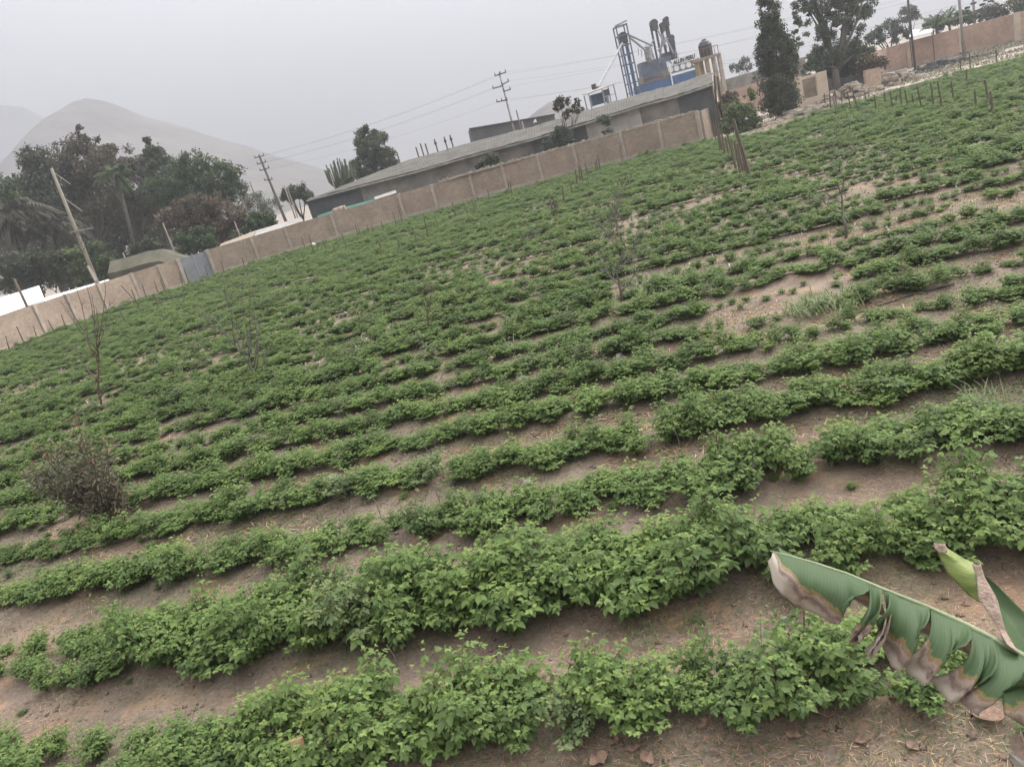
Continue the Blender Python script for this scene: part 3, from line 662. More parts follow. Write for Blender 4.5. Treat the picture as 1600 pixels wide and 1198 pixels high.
def mill():
    Y = YF + 2; s = px2m(Y)
    c = at(1040, 130, Y); t = thing('blue_mill', 'blue mill building with dark elevators, cyclone and a row of round windows', 'mill', (c[0], Y, 0))
    def bx(name, x0, y0, x1, y1, yy, dep, mt, par=t):   # upright box whose front face spans two photo points at mid height
        a = at(x0, y0, yy); b = at(x1, y1, yy); return a, b
    def wallbox(name, bl, tr, yy, dep, mt, z0=None):
        a = at(*bl, yy); b = at(*tr, yy); zb = a[2] if z0 is None else z0
        return MB().box(((a[0] + b[0]) / 2, yy + dep / 2, (zb + b[2]) / 2), (abs(b[0] - a[0]), dep, abs(b[2] - zb))).build(name, mt, t)
    wallbox('lower_wall', (1001, 142), (1093, 107), Y, 4, M['blue'], 0)
    wallbox('tan_block', (1006, 130), (1046, 108), Y + .6, 3, M['tan'], 0)
    wallbox('hopper_block', (1006, 125), (1028, 91), Y + .3, 2.2, M['bluegrey'])
    wallbox('hopper_block', (1028, 118), (1048, 86), Y + .9, 2.2, M['bluegrey'])
    wallbox('upper_block', (1040, 104), (1056, 78), Y + 2.2, 2, M['bluegrey'])
    # dark elevators
    for (tx, ty, bx_, by, w_) in ((1018, 40, 1026, 96, .24), (1025, 40, 1033, 96, .26), (1034, 40, 1041, 92, .3), (1040, 34, 1049, 90, .3), (1044, 40, 1052, 88, .22), (1048, 62, 1053, 86, .7)):
        p = at(tx, ty, Y + 2); q = at(bx_, by, Y + 2); x = (p[0] + q[0]) / 2
        MB().beam((x, Y + 2, q[2] - 1), (x, Y + 2, p[2]), w_, w_).build('elevator_leg', M['darksteel'], t)
    for (hx, hy, r) in ((1021, 37, .52), (1034, 39, .30), (1040, 31, .34), (1048, 60, .42)):
        p = at(hx, hy, Y + 2); MB().tube([p + (0, -.5, 0), p + (0, .5, 0)], r, 14).build('elevator_head', M['darksteel'], t)
        MB().box(p + (0, 0, -.5), (r * 1.7, .9, .9)).build('head_box', M['darksteel'], t)
    for (a, b) in (((1028, 48), (1042, 75)), ((1044, 60), (1028, 80)), ((1022, 62), (1012, 78)), ((1036, 52), (1030, 100)), ((1040, 58), (1052, 84)), ((1016, 74), (1022, 92))):
        MB().tube([at(*a, Y + 1), at(*b, Y + 1)], .13, 6).build('spout', M['steel'], t)
    # cyclone
    p = at(1012, 80, Y); q = at(1014, 92, Y)
    MB().tube([p + (0, 0, .9), p + (0, 0, .5), p + (0, 0, .45), q, q + (0, 0, -.6)], [.1, .55, .5, .5, .2], 14).build('cyclone', M['steel'], t)
    # sign: white board, lettering, round vents
    c1 = at(1041, 97, Y - .3); c2 = at(1089, 82, Y - .3); c3 = at(1090, 92, Y - .3); c4 = at(1043, 106, Y - .3)
    MB().hexa([c4, c3, c3 + (0, .12, 0), c4 + (0, .12, 0)], [c1, c2, c2 + (0, .12, 0), c1 + (0, .12, 0)]).build('sign_board', M['white'], t)
    a = at(1052, 101.5, Y - .36); b = at(1087.5, 90.5, Y - .36)
    cu = bpy.data.curves.new('sign_text', 'FONT'); cu.body = 'ALLIN PERU'; cu.size = 1.0; cu.shear = .35; cu.offset = .035; cu.extrude = .02
    to = bpy.data.objects.new('tmp', cu); COL.objects.link(to); bpy.context.view_layer.update()
    wd = max(to.dimensions.x, .1); ln = math.hypot(b[0] - a[0], b[2] - a[2]); sc = ln / wd
    me = bpy.data.meshes.new_from_object(to); bpy.data.objects.remove(to)
    me.materials.clear(); me.materials.append(M['black'])
    an = math.atan2(b[2] - a[2], b[0] - a[0])
    for v in me.vertices:
        x, y, z = v.co; x *= sc; y *= sc * 1.25; z = z * sc
        v.co = (a[0] + x * math.cos(an) - y * math.sin(an) - t.location[0], a[1] - z - t.location[1], a[2] + x * math.sin(an) + y * math.cos(an))
    link('sign_text', me, t)
    # small green emblem on the board
    e = at(1047, 99, Y - .34); MB().tube([e + (-.22, 0, -.1), e + (0, -.03, .35), e + (.22, 0, -.1)], .07, 5).build('sign_emblem', M['teal'], t)
    bd0 = at(1041, 104, Y - .1); bd1 = at(1092, 90, Y - .1); bd2 = at(1094, 104, Y - .1); bd3 = at(1044, 117, Y - .1)
    MB().hexa([bd3, bd2, bd2 + (0, .1, 0), bd3 + (0, .1, 0)], [bd0, bd1, bd1 + (0, .1, 0), bd0 + (0, .1, 0)]).build('vent_panel', M['asbL'], t)
    for (x, y) in ((1048, 109), (1057, 107), (1067, 104), (1076, 101.5), (1086, 98.5)):
        p = at(x, y, Y - .22); o = MB().tube([p, p + (0, .12, 0)], .41, 20).build('round_window', M['white'], t)
        ring = MB()
        for k in range(20):
            a0 = k / 20 * 2 * math.pi; a1 = (k + 1) / 20 * 2 * math.pi
            ring.beam(p + (.41 * math.cos(a0), -.01, .41 * math.sin(a0)), p + (.41 * math.cos(a1), -.01, .41 * math.sin(a1)), .06)
        mb = ring; me2 = bpy.data.meshes.new('window_rim'); me2.from_pydata([tuple(np.array(v) - np.array(t.location)) for v in mb.v], [], mb.f); me2.materials.append(M['steel'])
        ro = link('window_rim', me2, o)
        o.data.transform(Matrix.Translation((0, 0, 0)))
    p = at(1050, 126, Y - 1.2); q = at(1047, 98, Y - 1.2); MB().tube([(p[0], p[1], 0), (p[0], p[1], q[2])], .09, 6).build('downpipe', M['white'], t)
    # rails on the roof
    for (x, y) in ((998, 75), (1003, 78), (1056, 78), (1060, 82)):
        p = at(x, y + 12, Y); q = at(x - 1, y, Y); MB().tube([p, q], .05, 5).build('rail_post', M['steel'], t)
mill()
def tank_tower():
    Y = 100.; c = at(1112, 130, Y)
    t = thing('tank_tower', 'ochre concrete frame carrying a platform beside the round windows', 'tower', (c[0], Y, 0))
    for (x, y) in ((1098, 90), (1118, 86)):
        p = at(x + (5 if x == 1098 else 5), y, Y)
        for dy in (0, 2.2): MB().beam((p[0], Y + dy, 0), (p[0], Y + dy, p[2]), .42, .42).build('column', M['ochre'] if x == 1098 else M['cement'], t)
    a = at(1094, 93, Y); b = at(1122, 86, Y); z = (a[2] + b[2]) / 2
    MB().box(((a[0] + b[0]) / 2, Y + 1.1, z), (b[0] - a[0] + .4, 3.0, .28)).build('platform', M['tan'], t)
    for f in np.linspace(0, 1, 6):
        x = a[0] + (b[0] - a[0]) * f; MB().tube([(x, Y - .3, z + .14), (x, Y - .3, z + 1.1)], .04, 5).build('rail_post', M['rust'], t)
    MB().tube([(a[0], Y - .3, z + 1.1), (b[0], Y - .3, z + 1.1)], .04, 5).build('handrail', M['rust'], t)
    for (f, zz) in ((.2, 2.0), (.55, 3.0)):
        x = a[0] + (b[0] - a[0]) * f; MB().beam((a[0] + .4, Y + .1, z - zz), (b[0], Y + .1, z - zz), .2, .2).build('cross_beam', M['cement'], t)
    k = thing('water_tank', 'black plastic water tank on the ochre tower', 'tank', ((a[0] + b[0]) / 2, Y + 1.1, z + .15))
    q = np.array([(a[0] + b[0]) / 2 + .1, Y + 1.1, z + .15])
    MB().tube([q, q + (0, 0, .05), q + (0, 0, 1.3), q + (0, 0, 1.35), q + (0, 0, 1.75), q + (0, 0, 1.95)], [.78, .82, .82, .86, .6, .25], 18).build('tank_body', M['black'], k)
    MB().tube([q + (0, 0, 1.95), q + (0, 0, 2.05)], .28, 12).build('lid', M['black'], k)
    w_ = thing('wing_building', 'ochre side wing between the round windows and the tank tower', 'building', (*at(1096, 110, Y + 6)[:2], 0))
    a = at(1094, 97, Y + 6); b = at(1100, 95, Y + 6)
    MB().box(((a[0] + b[0]) / 2, Y + 8, b[2] / 2), (b[0] - a[0], 1.2, b[2])).build('wall', M['ochre'], w_)
    MB().box(((a[0] + b[0]) / 2, Y + 8, b[2] + .1), (b[0] - a[0] + .2, 1.4, .2)).build('roof', M['rust'], w_)
tank_tower()
def hopper_shelter():
    Y = 96.; s = px2m(Y)
    c = at(940, 160, Y); t = thing('hopper_shelter', 'open steel shelter with tilted sheet roof over a blue hopper behind the shed ridge', 'shelter', (c[0], Y, 0))
    A = at(918, 148, Y); B = at(963, 131, Y)
    MB().hexa([A, B, B + (0, 3.5, .2), A + (0, 3.5, .2)], [A + (0, 0, .1), B + (0, 0, .1), B + (0, 3.5, .3), A + (0, 3.5, .3)]).build('roof_sheet', M['asbL'], t)
    for (f, dy) in ((.04, 0), (.5, 0), (.9, 0), (.04, 3.2), (.9, 3.2)):
        p = A + (B - A) * f; MB().tube([(p[0], Y + dy, 0), (p[0], Y + dy, p[2])], .08, 6).build('post', M['steel'], t)
    for zz in (.9, 1.7):
        p = A + (B - A) * .5; q = A + (B - A) * .9; MB().beam((p[0], Y, p[2] - zz), (q[0], Y, p[2] - zz), .08).build('rail', M['steel'], t)
    h = thing('blue_hopper', 'blue steel hopper under the tilted shelter roof', 'hopper', (*at(938, 160, Y + 1.5)[:2], 0))
    a = at(927, 166, Y + 1.5); b = at(948, 142, Y + 1.5)
    MB().box(((a[0] + b[0]) / 2, Y + 2.2, (a[2] + b[2]) / 2), (b[0] - a[0], 1.4, b[2] - a[2])).build('bin', M['blue'], h)
    for f in (.25, .5, .75):
        z = a[2] + (b[2] - a[2]) * f; MB().box(((a[0] + b[0]) / 2, Y + 1.46, z), (b[0] - a[0] + .1, .1, .12)).build('rib', M['bluegrey'], h)
    m0 = at(929, 140, Y + 1); MB().tube([m0, m0 + (0, 0, .6)], .3, 10).build('motor', M['darksteel'], h)
    m0 = at(948, 148, Y + .5); MB().tube([(m0[0], m0[1], 0), m0], .18, 8).build('leg', M['steel'], h)
    MB().box(at(947, 145, Y + .5), (.7, .5, .7)).build('gearbox', M['darksteel'], h)
hopper_shelter()

# ================================================================== POLES
def pole(name, label, base_px, top_px, Y, r0, r1, mt, arms=(), lean=False, cat='pole', group=None, z0=0.0, hw='darksteel'):
    tp_ = at(*top_px, Y); bp_ = at(*base_px, Y)
    x = (bp_[0] + tp_[0]) / 2 if not lean else None
    b = np.array([x, Y, z0]) if not lean else np.array([bp_[0] + (bp_[0] - tp_[0]) * (bp_[2] - z0) / (tp_[2] - bp_[2]), Y, z0])
    tt = np.array([x if not lean else tp_[0], Y, tp_[2]])
    t = thing(name, label, cat, b, group)
    MB().tube([b, b * .5 + tt * .5, tt], [r0, (r0 + r1) / 2, r1], 9).build('shaft', M[mt], t, smooth=True)
    for (x0, y0, x1, y1, ins) in arms:
        A = at(x0, y0, Y - r0); B = at(x1, y1, Y - r0); MB().beam(A, B, .13).build('crossarm', M[hw], t)
        for f in np.linspace(.05, .95, ins) if ins else ():
            q = A + (B - A) * f; MB().tube([q + (0, 0, .05), q + (0, 0, .35)], [.08, .05], 6).build('insulator', M['darksteel'], t)
    return t
pole('utility_pole', 'concrete utility pole with several crossarms behind the middle of the long shed', (801, 205), (782, 112), 104, .19, .10, 'concretePole',
     [(773, 119, 791, 113, 3), (770, 139, 786, 134, 2), (784, 133, 795, 127, 2), (776, 160, 793, 156, 3), (787, 143, 798, 140, 2)])
pole('utility_pole', 'dark timber utility pole with three crossarms between the left trees and the round tree', (437, 322), (405, 243), 118, .24, .15, 'wood',
     [(398, 247, 413, 243, 3), (402, 257, 416, 253, 2), (406, 267, 421, 262, 2), (413, 282, 426, 280, 2)], lean=True)
pole('wooden_pole', 'tall leaning pale wooden pole with one short crossarm at the far left', (152, 442), (80, 263), 69, .19, .12, 'paleWood',
     [(110, 363, 145, 356, 3)], lean=True, hw='paleWood')
t = props(MB().beam(at(86, 271, 68.7), at(110, 288, 68.7), .07).build('bracket_arm', M['paleWood']), 'upper thin bracket arm fixed to the leaning wooden pole', 'bracket')
t = props(MB().beam(at(102, 311, 68.7), at(128, 330, 68.7), .07).build('bracket_arm', M['paleWood']), 'middle thin bracket arm fixed to the leaning wooden pole', 'bracket')
mb = MB()
for (a, b, c) in (((112, 364), (128, 392), (127, 378)), ((120, 362), (137, 385), (145, 357)), ((134, 358), (142, 378), (129, 392))):
    A, B, C = at(*a, 68.7), at(*b, 68.7), at(*c, 68.7)
    mb.tube([A * (1 - f) ** 2 + B * 2 * f * (1 - f) + C * f * f for f in np.linspace(0, 1, 8)], .025, 5)
props(mb.build('loose_wire', M['cable']), 'loose loops of wire hanging off the crossarm of the leaning pole', 'wire')
props(MB().beam(at(137, 415, 68.6), at(150, 438, 68.6), .5, .08).build('board', M['paleWood']), 'pale board propped on the foot of the leaning pole', 'board')
for (b, tt, Y, r, nm, lab) in (((410, 340), (391, 284), 100, .09, 'thin_pole', 'thin pale pole left of the dark timber utility pole'),
                          ((458, 340), (447, 289), 98, .10, 'thin_pole', 'left one of two pale poles rising behind the lean-to roof'),
                          ((463, 342), (452, 294), 97, .08, 'thin_pole', 'right one of two pale poles rising behind the lean-to roof'),
                          ((812, 200), (808, 172), 102, .11, 'thin_pole', 'short dark pole right of the central utility pole'),
                          ((821, 215), (816, 190), 88, .12, 'thin_pole', 'short grey stub pole on the shed roof left of the white cowl'),
                          ((36, 480), (28, 434), Yw(45) + 1.5, .12, 'short_post', 'dark post standing at the wall before the white shed'),
                          ((207, 428), (191, 395), 76, .08, 'short_post', 'thin post leaning over the wall by the olive mesh'),
                          ((271, 392), (255, 348), 80, .09, 'short_post', 'pale thin pole behind the brick wall under the rusty tree'),
                          ((374, 366), (366, 346), 80, .07, 'short_post', 'short pale stick behind the wall right of the rusty tree'),
                          ((523, 310), (520, 268), 88, .07, 'thin_pole', 'thin pole standing beside the candelabra cactus'),
                          ((1127, 150), (1117, 88), 98, .16, 'concrete_post', 'grey concrete post at the right of the water tank tower')):
    pole(nm, lab, b, tt, Y, r, r * .7, 'wood' if 'dark' in lab else 'paleWood')
for (b, tt, Y, r, lab) in (((1424, 66), (1414, -60), 82, .12, 'slim dark pole rising out of the red brick wall by its first pilaster'),
                      ((1506, 84), (1494, -60), 77, .15, 'pale concrete pole rising by the middle pilaster of the red brick wall'),
                      ((1523, 40), (1516, -60), 96, .15, 'pale concrete pole farther back behind the red brick wall')):
    pole('utility_pole', lab, b, tt, Y, r, r * .8, 'darksteel' if 'dark' in lab else 'concretePole')
for i, (x0, y0, x1, y1) in enumerate([(651, 230, 655, 248), (658, 224, 663, 246), (666, 224, 670, 244), (680, 217, 685, 240), (694, 214, 700, 236), (704, 211, 709, 233), (618, 238, 626, 258)]):
    b = at(x1, y1, 96); tt = at(x0, y0, 96)
    k = thing('roof_post', 'short rusty post behind the shed ridge, ' + ['second from the left', 'third from the left', 'fourth from the left', 'fifth from the left', 'sixth from the left', 'rightmost of the seven', 'leftmost of the seven, beside the dark tree'][i], 'post', (b[0], 96, 0), 'row of short posts behind the shed ridge')
    MB().tube([(b[0], 96, 0), b, (b[0], 96, tt[2])], .09, 6).build('shaft', M['wood'], k)
    if i in (3, 4, 5): MB().box((b[0], 95.9, tt[2] - .5), (.3, .2, .3)).build('fitting', M['darksteel'], k)
# cables
def cable(label, a, Ya, b, Yb, sag, r=.006):
    A = at(*a, Ya); B = at(*b, Yb); pts = [A + (B - A) * f - np.array([0, 0, sag * 4 * f * (1 - f)]) for f in np.linspace(0, 1, 17)]
    props(MB().tube(pts, r, 4).build('power_cable', M['cable']), label, 'cable', 'overhead power cables')
U = [(773, 119), (791, 113), (770, 139), (795, 127), (776, 160), (793, 156)]
E2 = [(1494, -40), (1494, -34), (1494, -25), (1494, -16), (1494, 8), (1494, 16)]
CN = ['topmost', 'second', 'third', 'fourth', 'fifth', 'lowest']
for k in range(6):
    cable(CN[k] + ' of six overhead cables running right from the central utility pole', U[k], 104, E2[k], 80, .8)
Lp = [(398, 247), (413, 243), (402, 257), (416, 253), (406, 267), (421, 262)]
for k in range(5):
    cable(CN[k] + ' overhead cable between the central and the left utility pole', U[k], 104, Lp[k], 118, .7, .007)
for (ck, a, b) in (('upper', (1120, 95), (1494, 30)), ('middle', (1122, 100), (1494, 40)), ('bottom', (1119, 104), (1494, 52))):
    cable(ck + ' low cable running right from the water tank tower', a, 98, b, 78, .8)
for cy_, y in (('highest', -6), ('second highest', 4), ('second lowest', 14), ('lowest', 24)): cable(cy_ + ' cable crossing the sky above the red brick wall', (1300, 60 + y), 90, (1640, -30 + y), 75, .6)

# ================================================================== TREES
SQ = np.array([[0, 1, 2, 3]])
def crown_mesh(blobs, nleaf, size, mt, seed, hang=.3, elong=1.0, clump=.34, nsub=26):
    """blobs: (centre, radii). Leaves gather in sub clumps over and inside each ellipsoid, leaving gaps"""
    g = np.random.default_rng(seed); P = []; S = []; T = []; subs = []
    tot = sum((b[1][0] * b[1][2]) for b in blobs)
    for c, r in blobs:
        r = np.array(r); n_ = max(200, int(nleaf * r[0] * r[2] / tot)); ks = max(7, int(nsub * (r[0] * r[2] / tot) * len(blobs)))
        d = g.normal(size=(ks, 3)); d /= np.linalg.norm(d, axis=1, keepdims=True)
        rad = g.uniform(.35, 1.0, ks) ** .6
        sc = c + d * rad[:, None] * r * (0.80 + .22 * g.random((ks, 1))); sr = clump * r.mean() * g.uniform(.6, 1.35, ks)
        w_ = g.choice(ks, n_, p=(sr ** 2) / (sr ** 2).sum())
        q = g.normal(size=(n_, 3)); q /= np.linalg.norm(q, axis=1, keepdims=True); q *= (g.random((n_, 1)) ** .45)
        pts = sc[w_] + q * sr[w_][:, None] * (1, 1, .8 * elong)
        up = .5 + .35 * q[:, 2] + g.normal(0, .16, n_) + (sr[w_] / sr.max() - .5) * .2 + g.normal(0, .1, ks)[w_]  # tint rises towards the top of each clump, plus random spread
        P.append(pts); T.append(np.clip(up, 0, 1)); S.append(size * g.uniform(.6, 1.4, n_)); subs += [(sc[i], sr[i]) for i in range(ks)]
    P = np.concatenate(P); T = np.concatenate(T); S = np.concatenate(S); N = len(P)
    D = g.normal(size=(N, 3)); D[:, 2] -= hang * 2.5; U_ = g.normal(size=(N, 3)) + (0, 0, 1)
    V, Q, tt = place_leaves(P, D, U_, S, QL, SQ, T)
    return V, Q, tt, subs
def tree(name, label, base_px, Y, blobs_px, nleaf, leaf, mt, seed, hang=.3, trunk_r=.25, elong=1., bark='bark', cat='tree', group=None, zbase=0., clump=.34, nsub=26, limbs=9, thin=1.0, multi=1, dscale=1.0):
    b = at(*base_px, Y); base = np.array([b[0], Y, zbase]); zc = lambda p: (p - CAM) @ FWD
    bl = []
    for (px, py, rx, ry) in blobs_px:
        c = at(px, py, Y); s = zc(c) / F; bl.append((c + (0, random.uniform(-.3, .3) * rx * s, 0), (rx * s, min(rx, ry) * s * 1.0 * dscale, ry * s)))
    t = thing(name, label, cat, base, group)
    V, Q, tt, subs = crown_mesh(bl, nleaf, leaf, mt, seed, hang, elong, clump, nsub)
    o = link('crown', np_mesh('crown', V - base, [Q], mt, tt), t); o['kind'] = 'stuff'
    top = np.mean([c for c, r in bl], axis=0); g = np.random.default_rng(seed + 5); mb = MB()
    fork = base + (top - base) * .38
    for k in range(multi):
        off = g.normal(0, .25 * trunk_r * multi, 3) * (1, 1, 0) if multi > 1 else np.zeros(3)
        mb.tube([base + off - (0, 0, .2), base + off + (fork - base) * .5 + g.normal(0, .06, 3) * trunk_r * 4, fork + off * 2], [trunk_r * 1.15, trunk_r * .9, trunk_r * .72], 9)
    mb.build('trunk', M[bark], t, smooth=True)
    idx = g.choice(len(subs), min(limbs, len(subs)), replace=False); mb = MB()
    for i in idx:
        e = subs[i][0]; m1 = fork + (e - fork) * .5 + g.normal(0, .05, 3) * np.linalg.norm(e - fork); m1[2] += .08 * abs(e[2] - fork[2])
        mb.tube([fork - (0, 0, trunk_r), fork * .6 + m1 * .4, m1, e], [trunk_r * .55, trunk_r * .42, trunk_r * .28, trunk_r * .08], 6)
    mb.build('branches', M[bark], t, smooth=True)
    return t
TG = 'trees behind the wall on the left'
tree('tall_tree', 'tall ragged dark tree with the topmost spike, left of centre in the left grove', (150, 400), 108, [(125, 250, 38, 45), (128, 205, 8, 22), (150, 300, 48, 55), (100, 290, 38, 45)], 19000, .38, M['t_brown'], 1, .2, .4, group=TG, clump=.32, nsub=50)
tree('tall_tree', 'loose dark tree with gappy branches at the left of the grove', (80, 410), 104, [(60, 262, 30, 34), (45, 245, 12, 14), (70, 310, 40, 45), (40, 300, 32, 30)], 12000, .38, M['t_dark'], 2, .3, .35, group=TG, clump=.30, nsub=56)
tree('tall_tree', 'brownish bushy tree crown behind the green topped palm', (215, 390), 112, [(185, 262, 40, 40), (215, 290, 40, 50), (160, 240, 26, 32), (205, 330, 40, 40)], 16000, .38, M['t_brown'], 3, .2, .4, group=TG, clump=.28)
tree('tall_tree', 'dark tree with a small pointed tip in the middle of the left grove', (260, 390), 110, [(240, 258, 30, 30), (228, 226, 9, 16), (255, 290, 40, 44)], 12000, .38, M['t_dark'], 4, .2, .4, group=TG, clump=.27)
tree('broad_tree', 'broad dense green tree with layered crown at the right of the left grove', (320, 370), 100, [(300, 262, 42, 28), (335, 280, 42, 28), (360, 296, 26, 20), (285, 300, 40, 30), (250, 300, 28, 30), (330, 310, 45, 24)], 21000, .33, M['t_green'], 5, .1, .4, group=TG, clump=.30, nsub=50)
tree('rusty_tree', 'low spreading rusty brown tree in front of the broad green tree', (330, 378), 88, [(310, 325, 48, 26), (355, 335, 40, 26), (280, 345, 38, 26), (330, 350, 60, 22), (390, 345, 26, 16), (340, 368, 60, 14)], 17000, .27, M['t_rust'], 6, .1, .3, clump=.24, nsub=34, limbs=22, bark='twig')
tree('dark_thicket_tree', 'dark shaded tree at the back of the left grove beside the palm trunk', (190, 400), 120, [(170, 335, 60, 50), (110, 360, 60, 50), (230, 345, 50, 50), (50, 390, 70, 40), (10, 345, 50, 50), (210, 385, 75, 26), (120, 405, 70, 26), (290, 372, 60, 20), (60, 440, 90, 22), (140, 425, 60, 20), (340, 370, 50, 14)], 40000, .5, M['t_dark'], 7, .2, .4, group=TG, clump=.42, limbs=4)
tree('edge_tree', 'green tree cut off by the left picture edge', (-10, 400), 95, [(-5, 300, 26, 34), (20, 320, 24, 26), (-30, 330, 40, 40)], 5000, .36, M['t_green'], 8, .3, .3)
for i, (px, py, rx, ry, mt_, lab) in enumerate([(20, 410, 40, 22, 't_grey', 'grey green hedge shrub behind the wall above the white shed'), (75, 408, 32, 20, 't_dark', 'dark hedge shrub behind the wall left of the leaning pole'),
                                           (112, 405, 26, 22, 't_bush', 'yellowish green hedge shrub beside the leaning pole'), (150, 402, 26, 26, 't_green', 'round hedge shrub right of the leaning pole'),
                                           (225, 385, 28, 12, 't_dark', 'low dark shrub behind the olive mesh'), (300, 372, 40, 14, 't_green', 'low green shrub under the rusty tree'), (405, 345, 34, 14, 't_green', 'low dark green shrub behind the brown lean-to')]):
    tree('hedge_shrub', lab, (px, py + 20), 80 + i * .7, [(px, py, rx, ry), (px + rx * .4, py + 4, rx * .6, ry * .8), (px + 6, py + 20, rx * 1.1, ry)], 6000, .26, M[mt_], 20 + i, .1, .08, cat='shrub', clump=.3, dscale=.8)
tree('pepper_tree', 'dense rounded dark tree left of the shed end beside the cactus', (580, 270), 104, [(580, 228, 26, 30), (600, 250, 20, 26), (568, 255, 24, 28), (577, 206, 15, 13), (590, 268, 30, 16)], 20000, .27, M['t_dark'], 31, .35, .3, clump=.28, nsub=34)
tree('round_tree', 'small round dark tree behind the lean-to roof', (462, 315), 102, [(462, 301, 24, 14), (478, 306, 13, 12), (447, 306, 12, 12)], 4200, .26, M['t_dark'], 32, .1, .2, clump=.3)
tree('far_scrub', 'pale hazy scrub between the left grove and the timber utility pole', (405, 330), 135, [(400, 315, 24, 18), (425, 322, 20, 14), (380, 320, 20, 20)], 2500, .34, M['t_grey'], 33, .1, .15, cat='shrub')
tree('wall_shrub', 'dark green shrub growing over the wall in front of the shed centre', (765, 268), Yw(765) + 1.2, [(765, 252, 21, 13), (775, 258, 17, 12), (752, 262, 14, 9)], 5200, .17, M['t_grey'], 34, .2, .12, cat='shrub', clump=.3)
tree('wall_shrub', 'grey green shrub with drooping edge growing over the wall below the round topped sapling', (875, 236), Yw(875) + 1.2, [(876, 218, 22, 15), (862, 226, 16, 12), (888, 224, 15, 12), (876, 204, 12, 10)], 6000, .17, M['t_grey'], 35, .3, .12, cat='shrub', clump=.3)
tree('small_tree', 'small tree with loose tufted crown rising above the shed roof', (874, 205), Yw(875) + 2.0, [(880, 158, 14, 9), (872, 168, 9, 7), (888, 178, 10, 8), (905, 172, 8, 6), (902, 160, 6, 5), (898, 166, 5, 4)], 2400, .17, M['t_brown'], 36, .1, .09, clump=.3, nsub=16, limbs=12)
tree('small_tree', 'thin drooping sapling against the pale part of the shed wall', (946, 215), Yw(946) + .8, [(944, 186, 13, 8), (950, 192, 7, 6), (950, 208, 11, 6)], 1000, .16, M['t_grey'], 37, .3, .06, clump=.35, nsub=12)
tree('tall_conifer', 'tall narrow dark conifer-like tree right of the free wall corner', (1216, 172), 68, [(1203, 20, 18, 42), (1212, 75, 28, 42), (1215, 125, 30, 36), (1200, -15, 12, 24), (1222, 155, 30, 20), (1196, 85, 17, 34), (1236, 95, 13, 30), (1205, 50, 22, 34), (1216, 155, 34, 26)], 27000, .19, M['t_dark'], 41, .35, .26, clump=.25, nsub=62, elong=1.3)
tree('eucalyptus', 'large open eucalyptus with grey limbs right of the conifer', (1310, 128), 74, [(1300, -20, 50, 40), (1260, 10, 22, 26), (1335, 30, 28, 30), (1310, 85, 46, 26), (1345, 80, 26, 30), (1275, 100, 26, 18), (1345, -10, 30, 34), (1250, 50, 12, 24), (1265, -25, 26, 24), (1320, 10, 30, 36), (1290, 40, 24, 30)], 30000, .18, M['t_euc'], 42, .5, .34, bark='greyTwig', clump=.22, nsub=46, limbs=26, multi=2)
tree('understorey_tree', 'bushy green tree filling the foot of the eucalyptus', (1300, 132), 76, [(1300, 100, 34, 22), (1330, 95, 30, 24), (1280, 92, 18, 20), (1350, 110, 24, 14), (1300, 122, 40, 14)], 15000, .19, M['t_green'], 43, .2, .2, clump=.28)
tree('mid_tree', 'smaller hazy dark tree between the eucalyptus and the slim pole', (1390, 75), 96, [(1385, 48, 24, 16), (1405, 55, 18, 12), (1365, 60, 14, 14)], 4200, .24, M['t_grey'], 44, .2, .18)
tree('scrub', 'leafy green shrub with a taller yellowish tip beside the free wall corner', (1150, 192), 64, [(1146, 172, 18, 20), (1165, 182, 22, 20), (1170, 150, 9, 16), (1140, 195, 18, 14), (1178, 192, 18, 12), (1158, 203, 26, 9)], 11000, .17, M['t_bush'], 45, .2, .1, cat='shrub', clump=.28)
tree('scrub', 'dry brown shrub against the wall end behind the leafy green shrub', (1140, 170), 70, [(1140, 152, 14, 14), (1130, 168, 12, 16), (1138, 185, 14, 12)], 3500, .17, M['t_rust'], 46, .2, .08, cat='shrub', clump=.3, limbs=18)
tree('far_tree', 'faint small tree behind the grey wall left of the conifer', (1168, 112), 130, [(1165, 102, 18, 10), (1150, 106, 12, 7)], 1000, .32, M['t_grey'], 47, .2, .12)
for i, (px, py, rx, ry, Y, mt_, lab) in enumerate([(1420, 22, 16, 12, 120, 't_euc', 'pale hazy tree behind the slim dark pole'), (1545, 20, 26, 14, 95, 't_dark', 'dark tree beyond the red wall near the right edge'), (1590, 8, 26, 16, 95, 't_green', 'green tree in the top right corner'),
                                              (1460, 38, 20, 8, 100, 't_green', 'low green hedge behind the red wall under the banana fronds'), (1500, 28, 22, 10, 100, 't_green', 'leafy hedge behind the middle of the red wall'), (1360, 100, 24, 16, 72, 't_rust', 'brown scrub hanging at the left end of the red wall')]):
    tree('back_tree', lab, (px, py + 20), Y, [(px, py, rx, ry), (px + rx * .5, py + 2, rx * .6, ry * .8)], 2600, .24, M[mt_], 60 + i, .2, .12)

